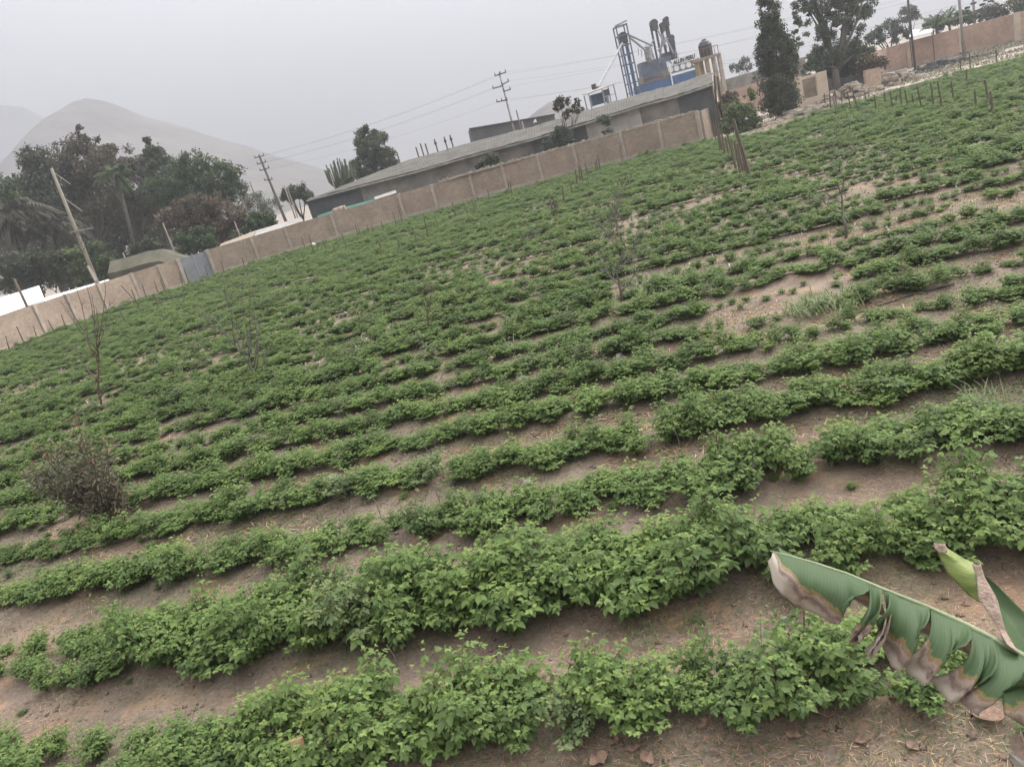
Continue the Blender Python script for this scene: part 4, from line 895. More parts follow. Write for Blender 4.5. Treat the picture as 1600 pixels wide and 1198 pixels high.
# palms -----------------------------------------------------------------
def palm(label, crown_px, base_px, Y, flen, nf, mt, seed, droop=1.0, tr=.2, skirt=0, elev=(.2, 1.1), name='palm_tree'):
    g = np.random.default_rng(seed); c = at(*crown_px, Y); b = at(*base_px, Y); base = np.array([b[0], Y, 0])
    t = thing(name, label, 'palm', base)
    MB().tube([base - (0, 0, .2), base * .5 + c * .5 + (.1, 0, 0), c], [tr * 1.2, tr, tr * .9], 9).build('trunk', M['bark'], t, smooth=True)
    def frond(az, el, ln, dr):
        d = np.array([math.cos(az) * math.cos(el), math.sin(az) * math.cos(el), math.sin(el)]); P = []
        for f in np.linspace(0, 1, 12): P.append(c + d * ln * f + np.array([0, 0, -dr * ln * f * f]))
        P = np.array(P); mb = MB(); mb.tube(P, [.04 * (1 - .7 * i / 11) for i in range(12)], 4)
        fr = mb.build('frond', M['bark'], t)
        n_ = 44; f = np.repeat(np.linspace(.12, 1, n_), 2); sg = np.tile([1, -1], n_)
        pos = np.stack([np.interp(f, np.linspace(0, 1, 12), P[:, k]) for k in range(3)], 1)
        side = np.cross(d, [0, 0, 1]); side = side / (np.linalg.norm(side) + 1e-6)
        D = side[None] * sg[:, None] + d[None] * .6 + np.array([0, 0, -.55]) + g.normal(0, .22, (len(f), 3))
        V, Q, T, tt = blades(pos, D, np.full(len(f), .07 * ln / 3), ln * .22 * np.sin(np.clip(f, 0, .97) * math.pi * .85 + .35), np.full(len(f), .5), np.clip(g.normal(.5, .22, len(f)), 0, 1))
        o = link('leaflets', np_mesh('leaflets', V - base, [Q, T], mt, tt), fr)
    for k in range(nf): frond(k * 2.399 + g.uniform(-.2, .2), g.uniform(*elev), flen * g.uniform(.8, 1.1), droop * g.uniform(.7, 1.2))
    for k in range(skirt): frond(k * 2.399, g.uniform(-1.2, -.5), flen * g.uniform(.5, .8), .3)
    return t
palm('fan palm with bright green top and grey skirt in the left grove', (181, 272), (202, 395), 96, 3.2, 16, M['palmgreen'], 1, .6, .22, 12)
palm('large feathery palm with grey drooping fronds at the left edge', (18, 330), (45, 430), 84, 5.0, 22, M['palmdry'], 2, .9, .28, 8)
palm('second drooping grey palm right of the one at the left edge', (78, 352), (100, 430), 86, 4.2, 18, M['palmdry'], 3, 1.0, .25, 6)
palm('small green banana-like palm behind the red wall, left one', (1463, 40), (1466, 60), 92, 2.6, 10, M['palmgreen'], 4, .35, .14, 0, (.3, 1.3))
palm('small green banana-like palm behind the red wall, right one', (1482, 34), (1486, 60), 93, 2.6, 10, M['palmgreen'], 5, .35, .14, 0, (.3, 1.3))
# candelabra cactus ------------------------------------------------------
def cactus():
    Y = 92.; g = np.random.default_rng(4); base = np.array([at(527, 296, Y)[0], Y, 0]); t = thing('candelabra_cactus', 'large candelabra cactus with many upright arms left of the dense dark tree', 'cactus', base)
    hub = at(529, 296, Y); MB().tube([base, hub], [.3, .25], 8).build('trunk', M['bark'], t)
    for k in range(44):
        px = 507 + 46 * (k + .5) / 44 + g.normal(0, 1); top = at(px, 262 + 10 * abs((px - 528) / 24) ** 2 - 10 + g.uniform(-6, 14) - (px - 528) * .1, Y + g.uniform(-1.2, 1.2))
        el = np.array([top[0] + (hub[0] - top[0]) * .12, top[1], hub[2] + (top[2] - hub[2]) * .4])
        MB().tube([hub + (0, 0, -.3), el * .7 + hub * .3, el, top], [.12, .12, .12, .07], 5).build('arm', M['cactus'], t)
cactus()

# ================================================================== RASPBERRY BUSHES
def bush_meshes(seed, Rr=.42, Hh=.5, shift=0, mt=None):
    g = np.random.default_rng(seed); P = []; D = []; U_ = []; S = []; T = []; canes = MB()
    nc = 15; lf = g.uniform(.82, 1.08)
    for c in range(nc):
        az = c * 2.399 + g.uniform(-.5, .5); rr = Rr * math.sqrt((c + .4) / nc) * g.uniform(.8, 1.15); hh = Hh * (1.02 - .45 * (rr / Rr) ** 2) * g.uniform(.75, 1.18)
        hh *= (1.38 if g.random() < .14 else 1.0); end = np.array([math.cos(az) * rr, math.sin(az) * rr, hh]); ctl = np.array([end[0] * .35, end[1] * .35, hh * .75])
        f = np.linspace(0, 1, 7); path = np.array([(1 - x) ** 2 * np.zeros(3) + 2 * x * (1 - x) * ctl + x * x * end for x in f])
        canes.tube(path - (0, 0, .02), [.006 - .004 * i / 6 for i in range(7)], 4, cap=False)
        young = g.random(); nl = 13
        for k in range(nl):
            x = .22 + .78 * (k / (nl - 1)) ** .8; p = (1 - x) ** 2 * np.zeros(3) + 2 * x * (1 - x) * ctl + x * x * end
            a = k * 2.4 + c; out = np.array([math.cos(a), math.sin(a), 0.]) + .55 * np.array([end[0], end[1], 0]) / Rr
            tip = x > .86
            el = g.uniform(.1, .5) if not tip else g.uniform(.45, .95)
            dd = out / (np.linalg.norm(out) + 1e-6) * math.cos(el) + np.array([0, 0, math.sin(el)])
            pet = g.uniform(.04, .09) * (.5 if tip else 1); q = p + dd * pet
            sz = lf * g.uniform(.05, .092) * (.62 if tip else 1) * (0.85 + .3 * (1 - x))
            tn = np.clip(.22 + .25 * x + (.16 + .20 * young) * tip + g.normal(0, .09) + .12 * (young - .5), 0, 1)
            if g.random() < .004: tn = .98
            tilt = np.array([g.normal(0, .25), g.normal(0, .25), 1.0]); ld = dd * (1, 1, .2) + np.array([0, 0, -.35 if not tip else .05]) + g.normal(0, .1, 3)
            side = np.cross(ld, [0, 0, 1]); side /= np.linalg.norm(side) + 1e-6; fl = ld / np.linalg.norm(ld)
            P.append(q); D.append(ld); U_.append(tilt); S.append(sz); T.append(tn)
            for sg in (-1, 1):
                P.append(q - fl * sz * .05); D.append(fl * .35 + side * sg + np.array([0, 0, -.25]) + g.normal(0, .1, 3)); U_.append(tilt + side * sg * -.2); S.append(sz * .82); T.append(np.clip(tn + g.normal(0, .04), 0, 1))
            if g.random() < .35 and not tip:
                for sg in (-1, 1):
                    P.append(q - fl * sz * .55); D.append(fl * .2 + side * sg + np.array([0, 0, -.3])); U_.append(tilt); S.append(sz * .66); T.append(np.clip(tn + g.normal(0, .04), 0, 1))
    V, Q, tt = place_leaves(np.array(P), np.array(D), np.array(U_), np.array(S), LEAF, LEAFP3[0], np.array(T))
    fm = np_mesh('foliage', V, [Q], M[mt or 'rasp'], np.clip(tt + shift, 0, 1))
    cm = bpy.data.meshes.new('canes'); cm.from_pydata(canes.v, [], canes.f); cm.materials.append(M['stem'])
    return fm, cm
NV = 12; PICK = list(range(9)) * 3 + [9, 9, 10, 11]
VARS = [bush_meshes(100 + i, Rr=.33 + .035 * (i % 3), Hh=.33 + .045 * (i % 4), shift=(0 if i < 9 else (.22, -.2, .12)[i - 9]), mt=(None if i < 11 else 't_bush')) for i in range(NV)]
# how big the plants of the first rows are, by photo column
PROF = {0: ([-400, 0, 60, 130, 160, 230, 300, 420, 560, 640, 760, 900, 1000, 1060, 1120, 1240, 1300, 1400, 1480, 1510, 1540, 1700],
            [.8, .75, .75, .6, .62, .7, .85, 1.0, 1.08, 1.05, 1.05, .92, .85, .72, .78, .95, .95, .8, .75, .5, 0, 0]),
        1: ([-400, -50, 0, 100, 170, 240, 330, 500, 700, 900, 1000, 1190, 1212, 1235, 1300, 1375, 1395, 1430, 1500, 1800],
            [.6, .5, .45, .62, .85, 1.1, 1.25, 1.25, 1.15, 1.3, 1.28, 1.15, .5, .85, .95, .8, .35, .95, 1.2, 1.25]),
        2: ([-400, 0, 60, 200, 400, 500, 600, 700, 760, 830, 900, 1000, 1100, 1210, 1240, 1300, 1400, 1480, 1600, 1800],
            [.8, .75, .8, .95, .95, .8, .72, .85, .9, .85, .9, 1.0, 1.12, 1.08, .6, .8, 1.0, .9, 1.05, 1.1]),
        3: ([-400, 0, 200, 400, 520, 600, 640, 760, 800, 900, 1000, 1120, 1240, 1350, 1500, 1800], [.7, .7, .85, .85, 1.0, .9, .85, .85, .85, .85, .95, 1.1, 1.05, .9, 1.05, 1.1])}
# bare patches: photo point, half width (m) along the rows, across, strength
BARE = [(1230, 345, 4, .8, .5), (1330, 300, 4, .8, .5), (1430, 470, 1.2, .35, .8), (1200, 495, 1.4, .5, 1.0), (1340, 520, 1.6, .4, .6), (880, 345, 5, 1.2, .6), (1010, 345, 3, 1, .6), 
        (300, 690, 1.6, .5, .7), (1130, 270, 5, 2, .35), (1250, 380, 4, 1, .6), (900, 395, 4, .8, .5), (1010, 440, 1.5, .5, .4), (1450, 350, 5, .8, .5), (70, 470, 1, 1, 0)]
bareSN = []
for (px, py, a, b, st) in BARE:
    q = ground(px, py); bareSN.append((q[:2] @ DS, q[:2] @ DN, a, b, st))
_q = ground(705, 620)[:2]; FILL = (_q @ DS, _q @ DN)
cand = []
for ri, n0 in enumerate(ROWS):
    step = .31 if n0 < 24 else (.42 if n0 < 40 else .5)
    subl = ([(-.15, 1), (.15, 1)] if n0 < 12 else [(-.11, 1), (.11, 1)]) if ri != 1 else [(-.34, 1), (0, 1), (.32, 1)]
    if ri == 0: subl = [(-.2, 1), (.2, 1)]
    for (dn, _) in subl:
        s_ = np.arange(-60, 62, step) + rng.uniform(-.14, .14, len(np.arange(-60, 62, step)))
        n_ = n0 + dn + rng.normal(0, .09, len(s_)) + .16 * (vnoise(s_, s_ * 0 + ri, .35, 3) - .5)
        x = s_ * DS[0] + n_ * DN[0]; y = s_ * DS[1] + n_ * DN[1]
        cov = fbm(s_, np.full_like(s_, n0), .55, 21, 3); big = fbm(s_ * .5, np.full_like(s_, n0) * .9, .25, 31, 3)
        for k in range(len(s_)):
            if not in_field(x[k], y[k], 1.2): continue
            px, py, z = proj((x[k], y[k], .2))
            if z < 1 or px < -170 or px > 1770 or py > 1420: continue
            sc = np.interp(n0, [10, 14, 24, 40], [.86, .86, .92, 1.02]) + .5 * (cov[k] - .5) + .35 * (big[k] - .5)
            if ri in PROF: sc = np.interp(px, *PROF[ri]) * (1 + .3 * (cov[k] - .5))
            else:
                sc *= 1.0 if n0 < 24 else 1.02
                for (bs, bn, a, b, st) in bareSN:
                    d = ((s_[k] - bs) / a) ** 2 + ((n_[k] - bn) / b) ** 2
                    if d < 1.6: sc -= st * max(0, 1.0 - d / 1.6) * .85
                if cov[k] < (.34 if n0 < 24 else .31): sc -= .28
                fx = (s_[k] - FILL[0]) ** 2 / 6 + (n_[k] - FILL[1]) ** 2 / 3
                if fx < 1: sc = max(sc, random.uniform(.7, .95))
            sc *= random.uniform(.80, 1.16)
            if sc < .34: continue
            cand.append((z, ri, x[k], y[k], sc, px, py))
    # stray seedlings between rows
    if n0 < 30:
        for k in range(int(60 if n0 < 9 else 220)):
            s1 = random.uniform(-30, 26); n1 = n0 + random.uniform(-.85, .85); x, y = sn(s1, n1)
            if n0 > 9 and fbm(np.array([s1]), np.array([n1]), .5, 91, 3)[0] < .5: continue
            if not in_field(x, y, 1.5): continue
            px, py, z = proj((x, y, .1))
            if -150 < px < 1750 and py < 1300 and z > 1: cand.append((z + 3, ri, x, y, random.uniform(.14, .38), px, py))
cand.sort()
rowname = ['nearest', 'second nearest', 'third nearest', 'fourth nearest', 'fifth nearest', 'sixth nearest', 'seventh nearest', 'eighth nearest', 'ninth nearest', 'tenth nearest']
look = ['along the bottom edge of the photo', 'the tallest and densest row', 'behind the densest row', 'two rows behind the densest row', 'three rows behind the densest row', 'on its low bed', 'on its low bed', 'on its low bed', 'on its low bed', 'on its low bed']
def TALL(x, y): return float(np.interp(x * DN[0] + y * DN[1], [7.6, 8.6, 12, 20, 40], [1, .92, .86, .74, .74])) * random.choice((.75, .88, 1, 1, 1.1, 1.28))
protos = []
nobj = 0; far = []
UN = ['', 'first', 'second', 'third', 'fourth', 'fifth', 'sixth', 'seventh', 'eighth', 'ninth', 'tenth', 'eleventh', 'twelfth', 'thirteenth', 'fourteenth', 'fifteenth', 'sixteenth', 'seventeenth', 'eighteenth', 'nineteenth']
TN = ['', '', 'twenty', 'thirty', 'forty', 'fifty', 'sixty']; TE = ['', '', 'twentieth', 'thirtieth', 'fortieth', 'fiftieth', 'sixtieth']
def ordinal(k): return UN[k] if k < 20 else (TE[k // 10] if k % 10 == 0 else TN[k // 10] + '-' + UN[k % 10])
picked = []
for c_ in cand:
    if -40 < c_[5] < 1640 and c_[6] < 1290 and c_[1] < len(rowname) and len(picked) < 300: picked.append(c_)
order = {}
for ri in range(len(rowname)):
    for half in (0, 1):
        grp = sorted([c_ for c_ in picked if c_[1] == ri and ((c_[2] * DN[0] + c_[3] * DN[1]) > ROWS[ri]) == bool(half)], key=lambda c_: c_[2])
        for k, c_ in enumerate(grp): order[c_] = 'raspberry bush, %s from the left in the %s line of the %s crop row' % (ordinal(k + 1), ('front', 'back')[half], rowname[ri])
for c_ in cand:
    (z, ri, x, y, sc, px, py) = c_
    vis = -40 < px < 1640 and py < 1290
    vi = random.choice(PICK); zz = float(gz(np.array([x]), np.array([y]))[0])
    if vis and nobj < 300 and ri < len(rowname):
        lab = order.get(c_, 'raspberry bush')
        if nobj < NV:
            vi = nobj
            t = thing('raspberry_bush', lab, 'bush', (x, y, zz), 'raspberry bushes in the crop rows')
            f = link('foliage', VARS[vi][0], t); f['kind'] = 'stuff'; c = link('canes', VARS[vi][1], t); protos.append((t, f, c))
        else:
            p = protos[vi]; t = p[0].copy(); COL.objects.link(t); t['label'] = lab
            for ch in p[1:]:
                q = ch.copy(); COL.objects.link(q); q.parent = t
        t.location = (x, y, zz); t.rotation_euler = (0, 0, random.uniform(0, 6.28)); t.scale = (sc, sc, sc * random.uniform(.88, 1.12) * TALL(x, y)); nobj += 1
    else:
        far.append((x, y, zz, vi, random.uniform(0, 6.28), sc, TALL(x, y)))
print('bush objects', nobj, 'instanced', len(far))
def instancer(name, label, cat, rows, sources):
    A = np.array(rows, float); me = bpy.data.meshes.new(name); me.vertices.add(len(A)); me.vertices.foreach_set('co', A[:, :3].astype(np.float32).ravel())
    for nm, tp_, arr in (('variant', 'INT', A[:, 3].astype(np.int32)), ('turn', 'FLOAT', A[:, 4]), ('size', 'FLOAT', A[:, 5]), ('tall', 'FLOAT', A[:, 6])):
        at_ = me.attributes.new(nm, tp_, 'POINT'); at_.data.foreach_set('value', arr if tp_ == 'INT' else arr.astype(np.float32))
    o = link(name, me); props(o, label, cat, kind='stuff')
    ng = bpy.data.node_groups.new(name + '_nodes', 'GeometryNodeTree')
    ng.interface.new_socket('Geometry', in_out='INPUT', socket_type='NodeSocketGeometry'); ng.interface.new_socket('Geometry', in_out='OUTPUT', socket_type='NodeSocketGeometry')
    N = ng.nodes.new; gi = N('NodeGroupInput'); go = N('NodeGroupOutput'); jn = N('GeometryNodeJoinGeometry'); ip = N('GeometryNodeInstanceOnPoints')
    for s_ in reversed(sources):
        oi = N('GeometryNodeObjectInfo'); oi.transform_space = 'ORIGINAL'; oi.inputs['Object'].default_value = s_; oi.inputs['As Instance'].default_value = True
        # drop the source's own transform: realise inside its local space
        oi.inputs['As Instance'].default_value = False
        gt = N('GeometryNodeGeometryToInstance'); ng.links.new(oi.outputs['Geometry'], gt.inputs[0]); ng.links.new(gt.outputs[0], jn.inputs[0])
    def na(nm, dt):
        a = N('GeometryNodeInputNamedAttribute'); a.data_type = dt; a.inputs['Name'].default_value = nm; return a.outputs['Attribute']
    cx = N('ShaderNodeCombineXYZ'); ng.links.new(na('turn', 'FLOAT'), cx.inputs['Z']); er = N('FunctionNodeEulerToRotation'); ng.links.new(cx.outputs[0], er.inputs[0])
    ng.links.new(gi.outputs[0], ip.inputs['Points']); ng.links.new(jn.outputs[0], ip.inputs['Instance']); ip.inputs['Pick Instance'].default_value = True
    ng.links.new(na('variant', 'INT'), ip.inputs['Instance Index']); ng.links.new(er.outputs[0], ip.inputs['Rotation']); sz_ = na('size', 'FLOAT'); mt_ = N('ShaderNodeMath'); mt_.operation = 'MULTIPLY'; ng.links.new(sz_, mt_.inputs[0]); ng.links.new(na('tall', 'FLOAT'), mt_.inputs[1])
    cs_ = N('ShaderNodeCombineXYZ'); ng.links.new(sz_, cs_.inputs['X']); ng.links.new(sz_, cs_.inputs['Y']); ng.links.new(mt_.outputs[0], cs_.inputs['Z']); ng.links.new(cs_.outputs[0], ip.inputs['Scale'])
    ng.links.new(ip.outputs[0], go.inputs[0])
    md = o.modifiers.new('scatter', 'NODES'); md.node_group = ng; return o
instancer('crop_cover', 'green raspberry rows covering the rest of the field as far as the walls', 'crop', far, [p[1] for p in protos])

# ================================================================== GRASS, STRAW, WEEDS
def scatter_sn(n_, s0, s1, n0, n1): return rng.uniform(s0, s1, n_), rng.uniform(n0, n1, n_)
def keep_field(s_, n_, mg=.8):
    x = s_ * DS[0] + n_ * DN[0]; y = s_ * DS[1] + n_ * DN[1]
    v = np.stack([x, y, np.zeros_like(x)], 1) - CAM; z = v @ FWD; px = 800 + F * (v @ IX) / z; py = 599 - F * (v @ IY) / z
    return (z > .5) & (px > -60) & (px < 1660) & (py < 1280) & in_field(x, y, mg), x, y
def stuff_mesh(name, label, cat, V, polys, mt, tint):
    o = link(name, np_mesh(name, V, polys, mt, tint)); return props(o, label, cat, kind='stuff')
# straw litter on the paths: patches of thin stalks
def straw(n_, nr, wid, ln, thr, seed, name, label, mt, dens_seed):
    s_, n1 = scatter_sn(n_, -34, 26, nr[0], nr[1]); ok, x, y = keep_field(s_, n1)
    d = fbm(s_, n1, .75, dens_seed, 4); ok &= d > thr + rng.normal(0, .035, n_)
    dn = np.min(np.abs(n1[:, None] - RW[None]), 1); ok &= (dn > .28)
    s_, n1, x, y = s_[ok], n1[ok], x[ok], y[ok]; k = len(s_)
    a = rng.normal(0.2, 1.1, k); D = np.stack([np.cos(a), np.sin(a), rng.normal(.02, .12, k)], 1)
    V, Q, T, tt = blades(np.stack([x, y, hz(s_, n1) + rng.uniform(.004, .03, k)], 1), D, wid * rng.uniform(.6, 1.4, k), ln * rng.uniform(.4, 1.4, k), rng.uniform(0, .25, k), np.clip(rng.normal(.5, .25, k), 0, 1))
    stuff_mesh(name, label, cat='straw', V=V, polys=[Q, T], mt=mt, tint=tt)
straw(300000, (3.4, 9.5), .003, .075, .54, 1, 'straw_litter', 'orange brown straw and dry cane litter on the nearest paths', M['straw'], 41)
straw(170000, (9.5, 22), .011, .17, .53, 2, 'straw_litter', 'straw litter scattered on the paths in the middle of the field', M['straw'], 41)
straw(26000, (3.4, 12), .0028, .07, .30, 3, 'dry_debris', 'thin scattered bits of dry stalk over the bare soil', M['straw'], 77)
# clods and crumbs of earth on the paths
nC = 26000; s_, n1 = scatter_sn(nC, -16, 12, 3.4, 16); ok, x, y = keep_field(s_, n1); ok &= fbm(s_, n1, 1.1, 14, 3) > .42
s_, n1, x, y = s_[ok], n1[ok], x[ok], y[ok]; nC = len(s_); sz = .006 + .03 * rng.random(nC) ** 4
oct_ = np.array([[1, 0, 0], [0, 1, 0], [-1, 0, 0], [0, -1, 0], [0, 0, .8], [0, 0, -.6]], float)
V = oct_[None] * (1 + .5 * (rng.random((nC, 6, 1)) - .5)) * sz[:, None, None] * (1 + .5 * (rng.random((nC, 1, 3)) - .5)); an = rng.uniform(0, 6.28, nC); ca, sa = np.cos(an)[:, None], np.sin(an)[:, None]
V = np.stack([V[..., 0] * ca - V[..., 1] * sa, V[..., 0] * sa + V[..., 1] * ca, V[..., 2]], -1) + np.stack([x, y, hz(s_, n1) + sz * .2], 1)[:, None]
T_ = np.array([[0, 1, 4], [1, 2, 4], [2, 3, 4], [3, 0, 4], [1, 0, 5], [2, 1, 5], [3, 2, 5], [0, 3, 5]])[None] + (np.arange(nC) * 6)[:, None, None]
o = link('earth_clods', np_mesh('earth_clods', V.reshape(-1, 3), [T_.reshape(-1, 3)], M['soil'])); props(o, 'small clods and crumbs of earth over the near paths', 'clods', kind='stuff')
# green fringe and weeds
def grassy(n_, nr, srange, wid, ln, thr, ds, name, label, mt, rowdist=None, dr=.5, tn=(.45, .18), up=1.0):
    s_, n1 = scatter_sn(n_, srange[0], srange[1], nr[0], nr[1]); ok, x, y = keep_field(s_, n1, .4)
    d = fbm(s_ * .7, n1, .6, ds, 4); ok &= d > thr + rng.normal(0, .03, n_)
    if rowdist is not None:
        dn = np.min(np.abs(n1[:, None] - RW[None]), 1); ok &= dn < rowdist + rng.normal(0, .12, n_)
    s_, n1, x, y = s_[ok], n1[ok], x[ok], y[ok]; k = len(s_)
    D = np.stack([rng.normal(0, .6, k), rng.normal(0, .6, k), np.full(k, up)], 1)
    V, Q, T, tt = blades(np.stack([x, y, hz(s_, n1)], 1), D, wid * rng.uniform(.6, 1.4, k), ln * rng.uniform(.4, 1.5, k), np.full(k, dr), np.clip(rng.normal(*tn, k), 0, 1))
    stuff_mesh(name, label, cat='grass', V=V, polys=[Q, T], mt=mt, tint=tt)
grassy(150000, (3.6, 10), (-12, 8), .0065, .055, .47, 51, 'low_grass', 'short green grass fringing the nearest crop rows', M['grass'], .75)
grassy(200000, (9.2, 26), (-24, 20), .012, .10, .40, 51, 'low_grass', 'short green weeds between the middle crop rows', M['grass'], .8)
grassy(60000, (26, 68), (-48, 50), .05, .26, .42, 53, 'low_grass', 'green weeds filling the far part of the field', M['grass'], None, tn=(.4, .2))
grassy(30000, (20, 66), (-46, 48), .035, .36, .51, 61, 'pale_dry_grass', 'pale dry grass streaks scattered over the far field', M['pale'], None, dr=1.0, tn=(.5, .3), up=.6)
grassy(26000, (18, 66), (-46, 48), .05, .22, .50, 67, 'dry_weeds', 'brownish dry weeds mixed into the far crop rows', M['dusty'], None, tn=(.5, .3))
# weedy bank in front of the red wall and beside the track
def bank(n_, pxr, Yr, ln, wid, name, label, mt, zf=.25):
    px = rng.uniform(*pxr, n_); Y = rng.uniform(*Yr, n_); x = np.array([at(p, 100, q)[0] for p, q in zip(px, Y)])
    edge = np.interp(x, edge_x, edge_y); ok = (Y > edge + 2.0) & (fbm(x, Y, .25, 5) > .40)
    x, Y = x[ok], Y[ok]; k = len(x); D = np.stack([rng.normal(0, .6, k), rng.normal(0, .6, k), np.ones(k)], 1)
    V, Q, T, tt = blades(np.stack([x, Y, np.full(k, -.1)], 1), D, wid * rng.uniform(.6, 1.4, k), ln * rng.uniform(.4, 1.5, k), np.full(k, .5), np.clip(rng.normal(.5, .3, k), 0, 1))
    stuff_mesh(name, label, 'weeds', V, [Q, T], mt, tt)
bank(26000, (1330, 1700), (54, 84), .55, .07, 'weedy_bank', 'brown dry weeds on the bank before the red brick wall', M['dusty'])
bank(9000, (1160, 1340), (60, 80), .35, .06, 'weedy_bank', 'dusty weeds beside the track near the ruined wall', M['dusty'])
# fringe of weeds along the foot of the tan wall
k = 14000; f = rng.uniform(0, len(WALL) - 1.001, k); i0 = f.astype(int); W_ = np.array(WALL); pos = W_[i0] * (1 - (f - i0))[:, None] + W_[i0 + 1] * (f - i0)[:, None]
pos[:, 1] -= rng.uniform(.15, 1.3, k); D = np.stack([rng.normal(0, .5, k), rng.normal(0, .5, k), np.ones(k)], 1)
V, Q, T, tt = blades(np.stack([pos[:, 0], pos[:, 1], np.full(k, -.02)], 1), D, .05 * rng.uniform(.6, 1.4, k), .38 * rng.uniform(.4, 1.5, k), np.full(k, .5), np.clip(rng.normal(.4, .3, k), 0, 1))
stuff_mesh('wall_weeds', 'mixed green and dry weeds along the foot of the tan brick wall', 'weeds', V, [Q, T], M['grass'], tt)

# grass clumps one can point at
def clump(label, px, py, ln, n_, wd, mt='grass', tint=(.45, .15), spread=.5, rad=.15):
    q = ground(px, py); k = n_
    a = rng.uniform(0, 6.28, k); D = np.stack([np.cos(a) * spread, np.sin(a) * spread, rng.uniform(.6, 1.2, k)], 1); rr = rad * np.sqrt(rng.random(k)); b = rng.uniform(0, 6.28, k)
    P = np.stack([np.cos(b) * rr, np.sin(b) * rr, np.zeros(k)], 1)
    # two-stage blades for a real arch
    V, Q, T, tt = blades(P, D, wd * rng.uniform(.6, 1.3, k), ln * rng.uniform(.5, 1.15, k), rng.uniform(.35, .75, k), np.clip(rng.normal(*tint, k), 0, 1))
    o = link('grass_clump', np_mesh('grass_clump', V, [Q, T], M[mt], tt)); o.location = (q[0], q[1], float(gz(q[0:1], q[1:2])[0])); props(o, label, 'grass', 'tall grass clumps among the crop'); o['kind'] = 'stuff'
clump('big arching grass clump in the crop near the right edge', 1545, 640, .75, 90, .016, rad=.25)
clump('smaller arching grass clump left of the big one near the right edge', 1485, 645, .45, 40, .013, rad=.12)
clump('bright grass clump in the crop below the thin bare sapling on the right', 1300, 480, .65, 220, .022, tint=(.6, .12), rad=.7)
clump('bright grass clump left of the bare patch on the right', 1265, 488, .55, 160, .022, tint=(.6, .12), rad=.5)
clump('grass clump left of the grey twiggy sapling in mid field', 810, 505, .7, 140, .022, rad=.4)
clump('grass clump just below the one left of the grey twiggy sapling', 800, 552, .6, 120, .02, rad=.4)
clump('broad grassy patch right of the grey twiggy sapling', 1045, 445, .75, 260, .03, rad=1.2)
clump('grass clump right of the long centre grass patch', 880, 540, .55, 120, .02, rad=.5)
clump('low grass tuft at the front edge of the densest row', 1010, 985, .2, 70, .008, rad=.2)
clump('low grass tuft under the densest row by its middle', 1085, 965, .22, 60, .01, rad=.15, tint=(.35, .1))

# ================================================================== STAKES
def stake(x0, y0, x1, y1, r, label, group):
    b = ground(x1, y1, .0); tt = at(x0, y0, b[1]); ln = tt - b
    o = MB().tube([(0, 0, -.15), ln * .5 + rng.normal(0, .01, 3), ln], [r * 1.3, r * 1.25, r], 5).build('wooden_stake', M['wood']); o.location = b
    props(o, label, 'stake', group)
SL = [(9, 525, 16, 552), (26, 510, 39, 540), (52, 509, 59, 532), (75, 500, 90, 528), (96, 492, 105, 518), (174, 467, 179, 484), (192, 455, 197, 478), (205, 452, 222, 492), (189, 446, 215, 474), (186, 482, 200, 512), (222, 445, 230, 470), (240, 459, 250, 484),
      (241, 440, 249, 463), (250, 436, 260, 462), (270, 432, 275, 452), (280, 427, 286, 449), (430, 420, 437, 438), (460, 407, 466, 427), (471, 370, 479, 395), (482, 366, 492, 400), (504, 375, 512, 397), (534, 364, 544, 397), (555, 352, 562, 375),
      (560, 356, 565, 375), (574, 352, 577, 368), (581, 351, 585, 368), (595, 345, 600, 363), (614, 332, 620, 356), (622, 322, 630, 354), (620, 372, 628, 397), (645, 360, 654, 384), (662, 336, 670, 377), (679, 336, 687, 362), (706, 315, 714, 343),
      (725, 318, 732, 343), (736, 312, 745, 334), (740, 311, 748, 331), (762, 296, 765, 318), (793, 282, 797, 308), (797, 284, 801, 309), (320, 415, 328, 440), (345, 408, 352, 432), (378, 402, 384, 424), (590, 372, 597, 396), (520, 380, 527, 402)]
for k, q in enumerate(sorted(SL)): stake(*q, .035, 'thin dark wooden stake, %s from the left along the tan brick wall' % ordinal(k + 1), 'stakes along the tan brick wall')
SB = [(899, 265, 903, 297), (904, 258, 908, 290), (907, 261, 912, 293), (914, 255, 921, 279), (930, 254, 933, 274), (934, 243, 939, 273), (931, 249, 936, 274), (889, 281, 896, 305), (878, 290, 884, 324), (859, 312, 867, 339), (864, 308, 871, 339), (868, 312, 874, 337)]
for k, q in enumerate(sorted(SB)): stake(*q, .045, 'dark wooden stake, %s from the left in the bundle at the centre far field' % ordinal(k + 1), 'bundle of stakes at the centre of the far field')
SC = [(1117, 192, 1127, 238), (1122, 197, 1130, 240), (1136, 210, 1150, 264), (1142, 217, 1150, 262), (1147, 220, 1157, 271), (1133, 215, 1141, 252), (1152, 225, 1162, 273), (1160, 235, 1166, 276), (1114, 194, 1120, 224), (1127, 205, 1134, 246)]
for k, q in enumerate(sorted(SC)): stake(*q, .05, 'weathered leaning stake, %s from the left in the row near the wall corner' % ordinal(k + 1), 'row of leaning stakes near the free wall corner')
stake(1145, 186, 1173, 281, .075, 'thick tall leaning post at the front of the stake row near the wall corner', 'row of leaning stakes near the free wall corner')
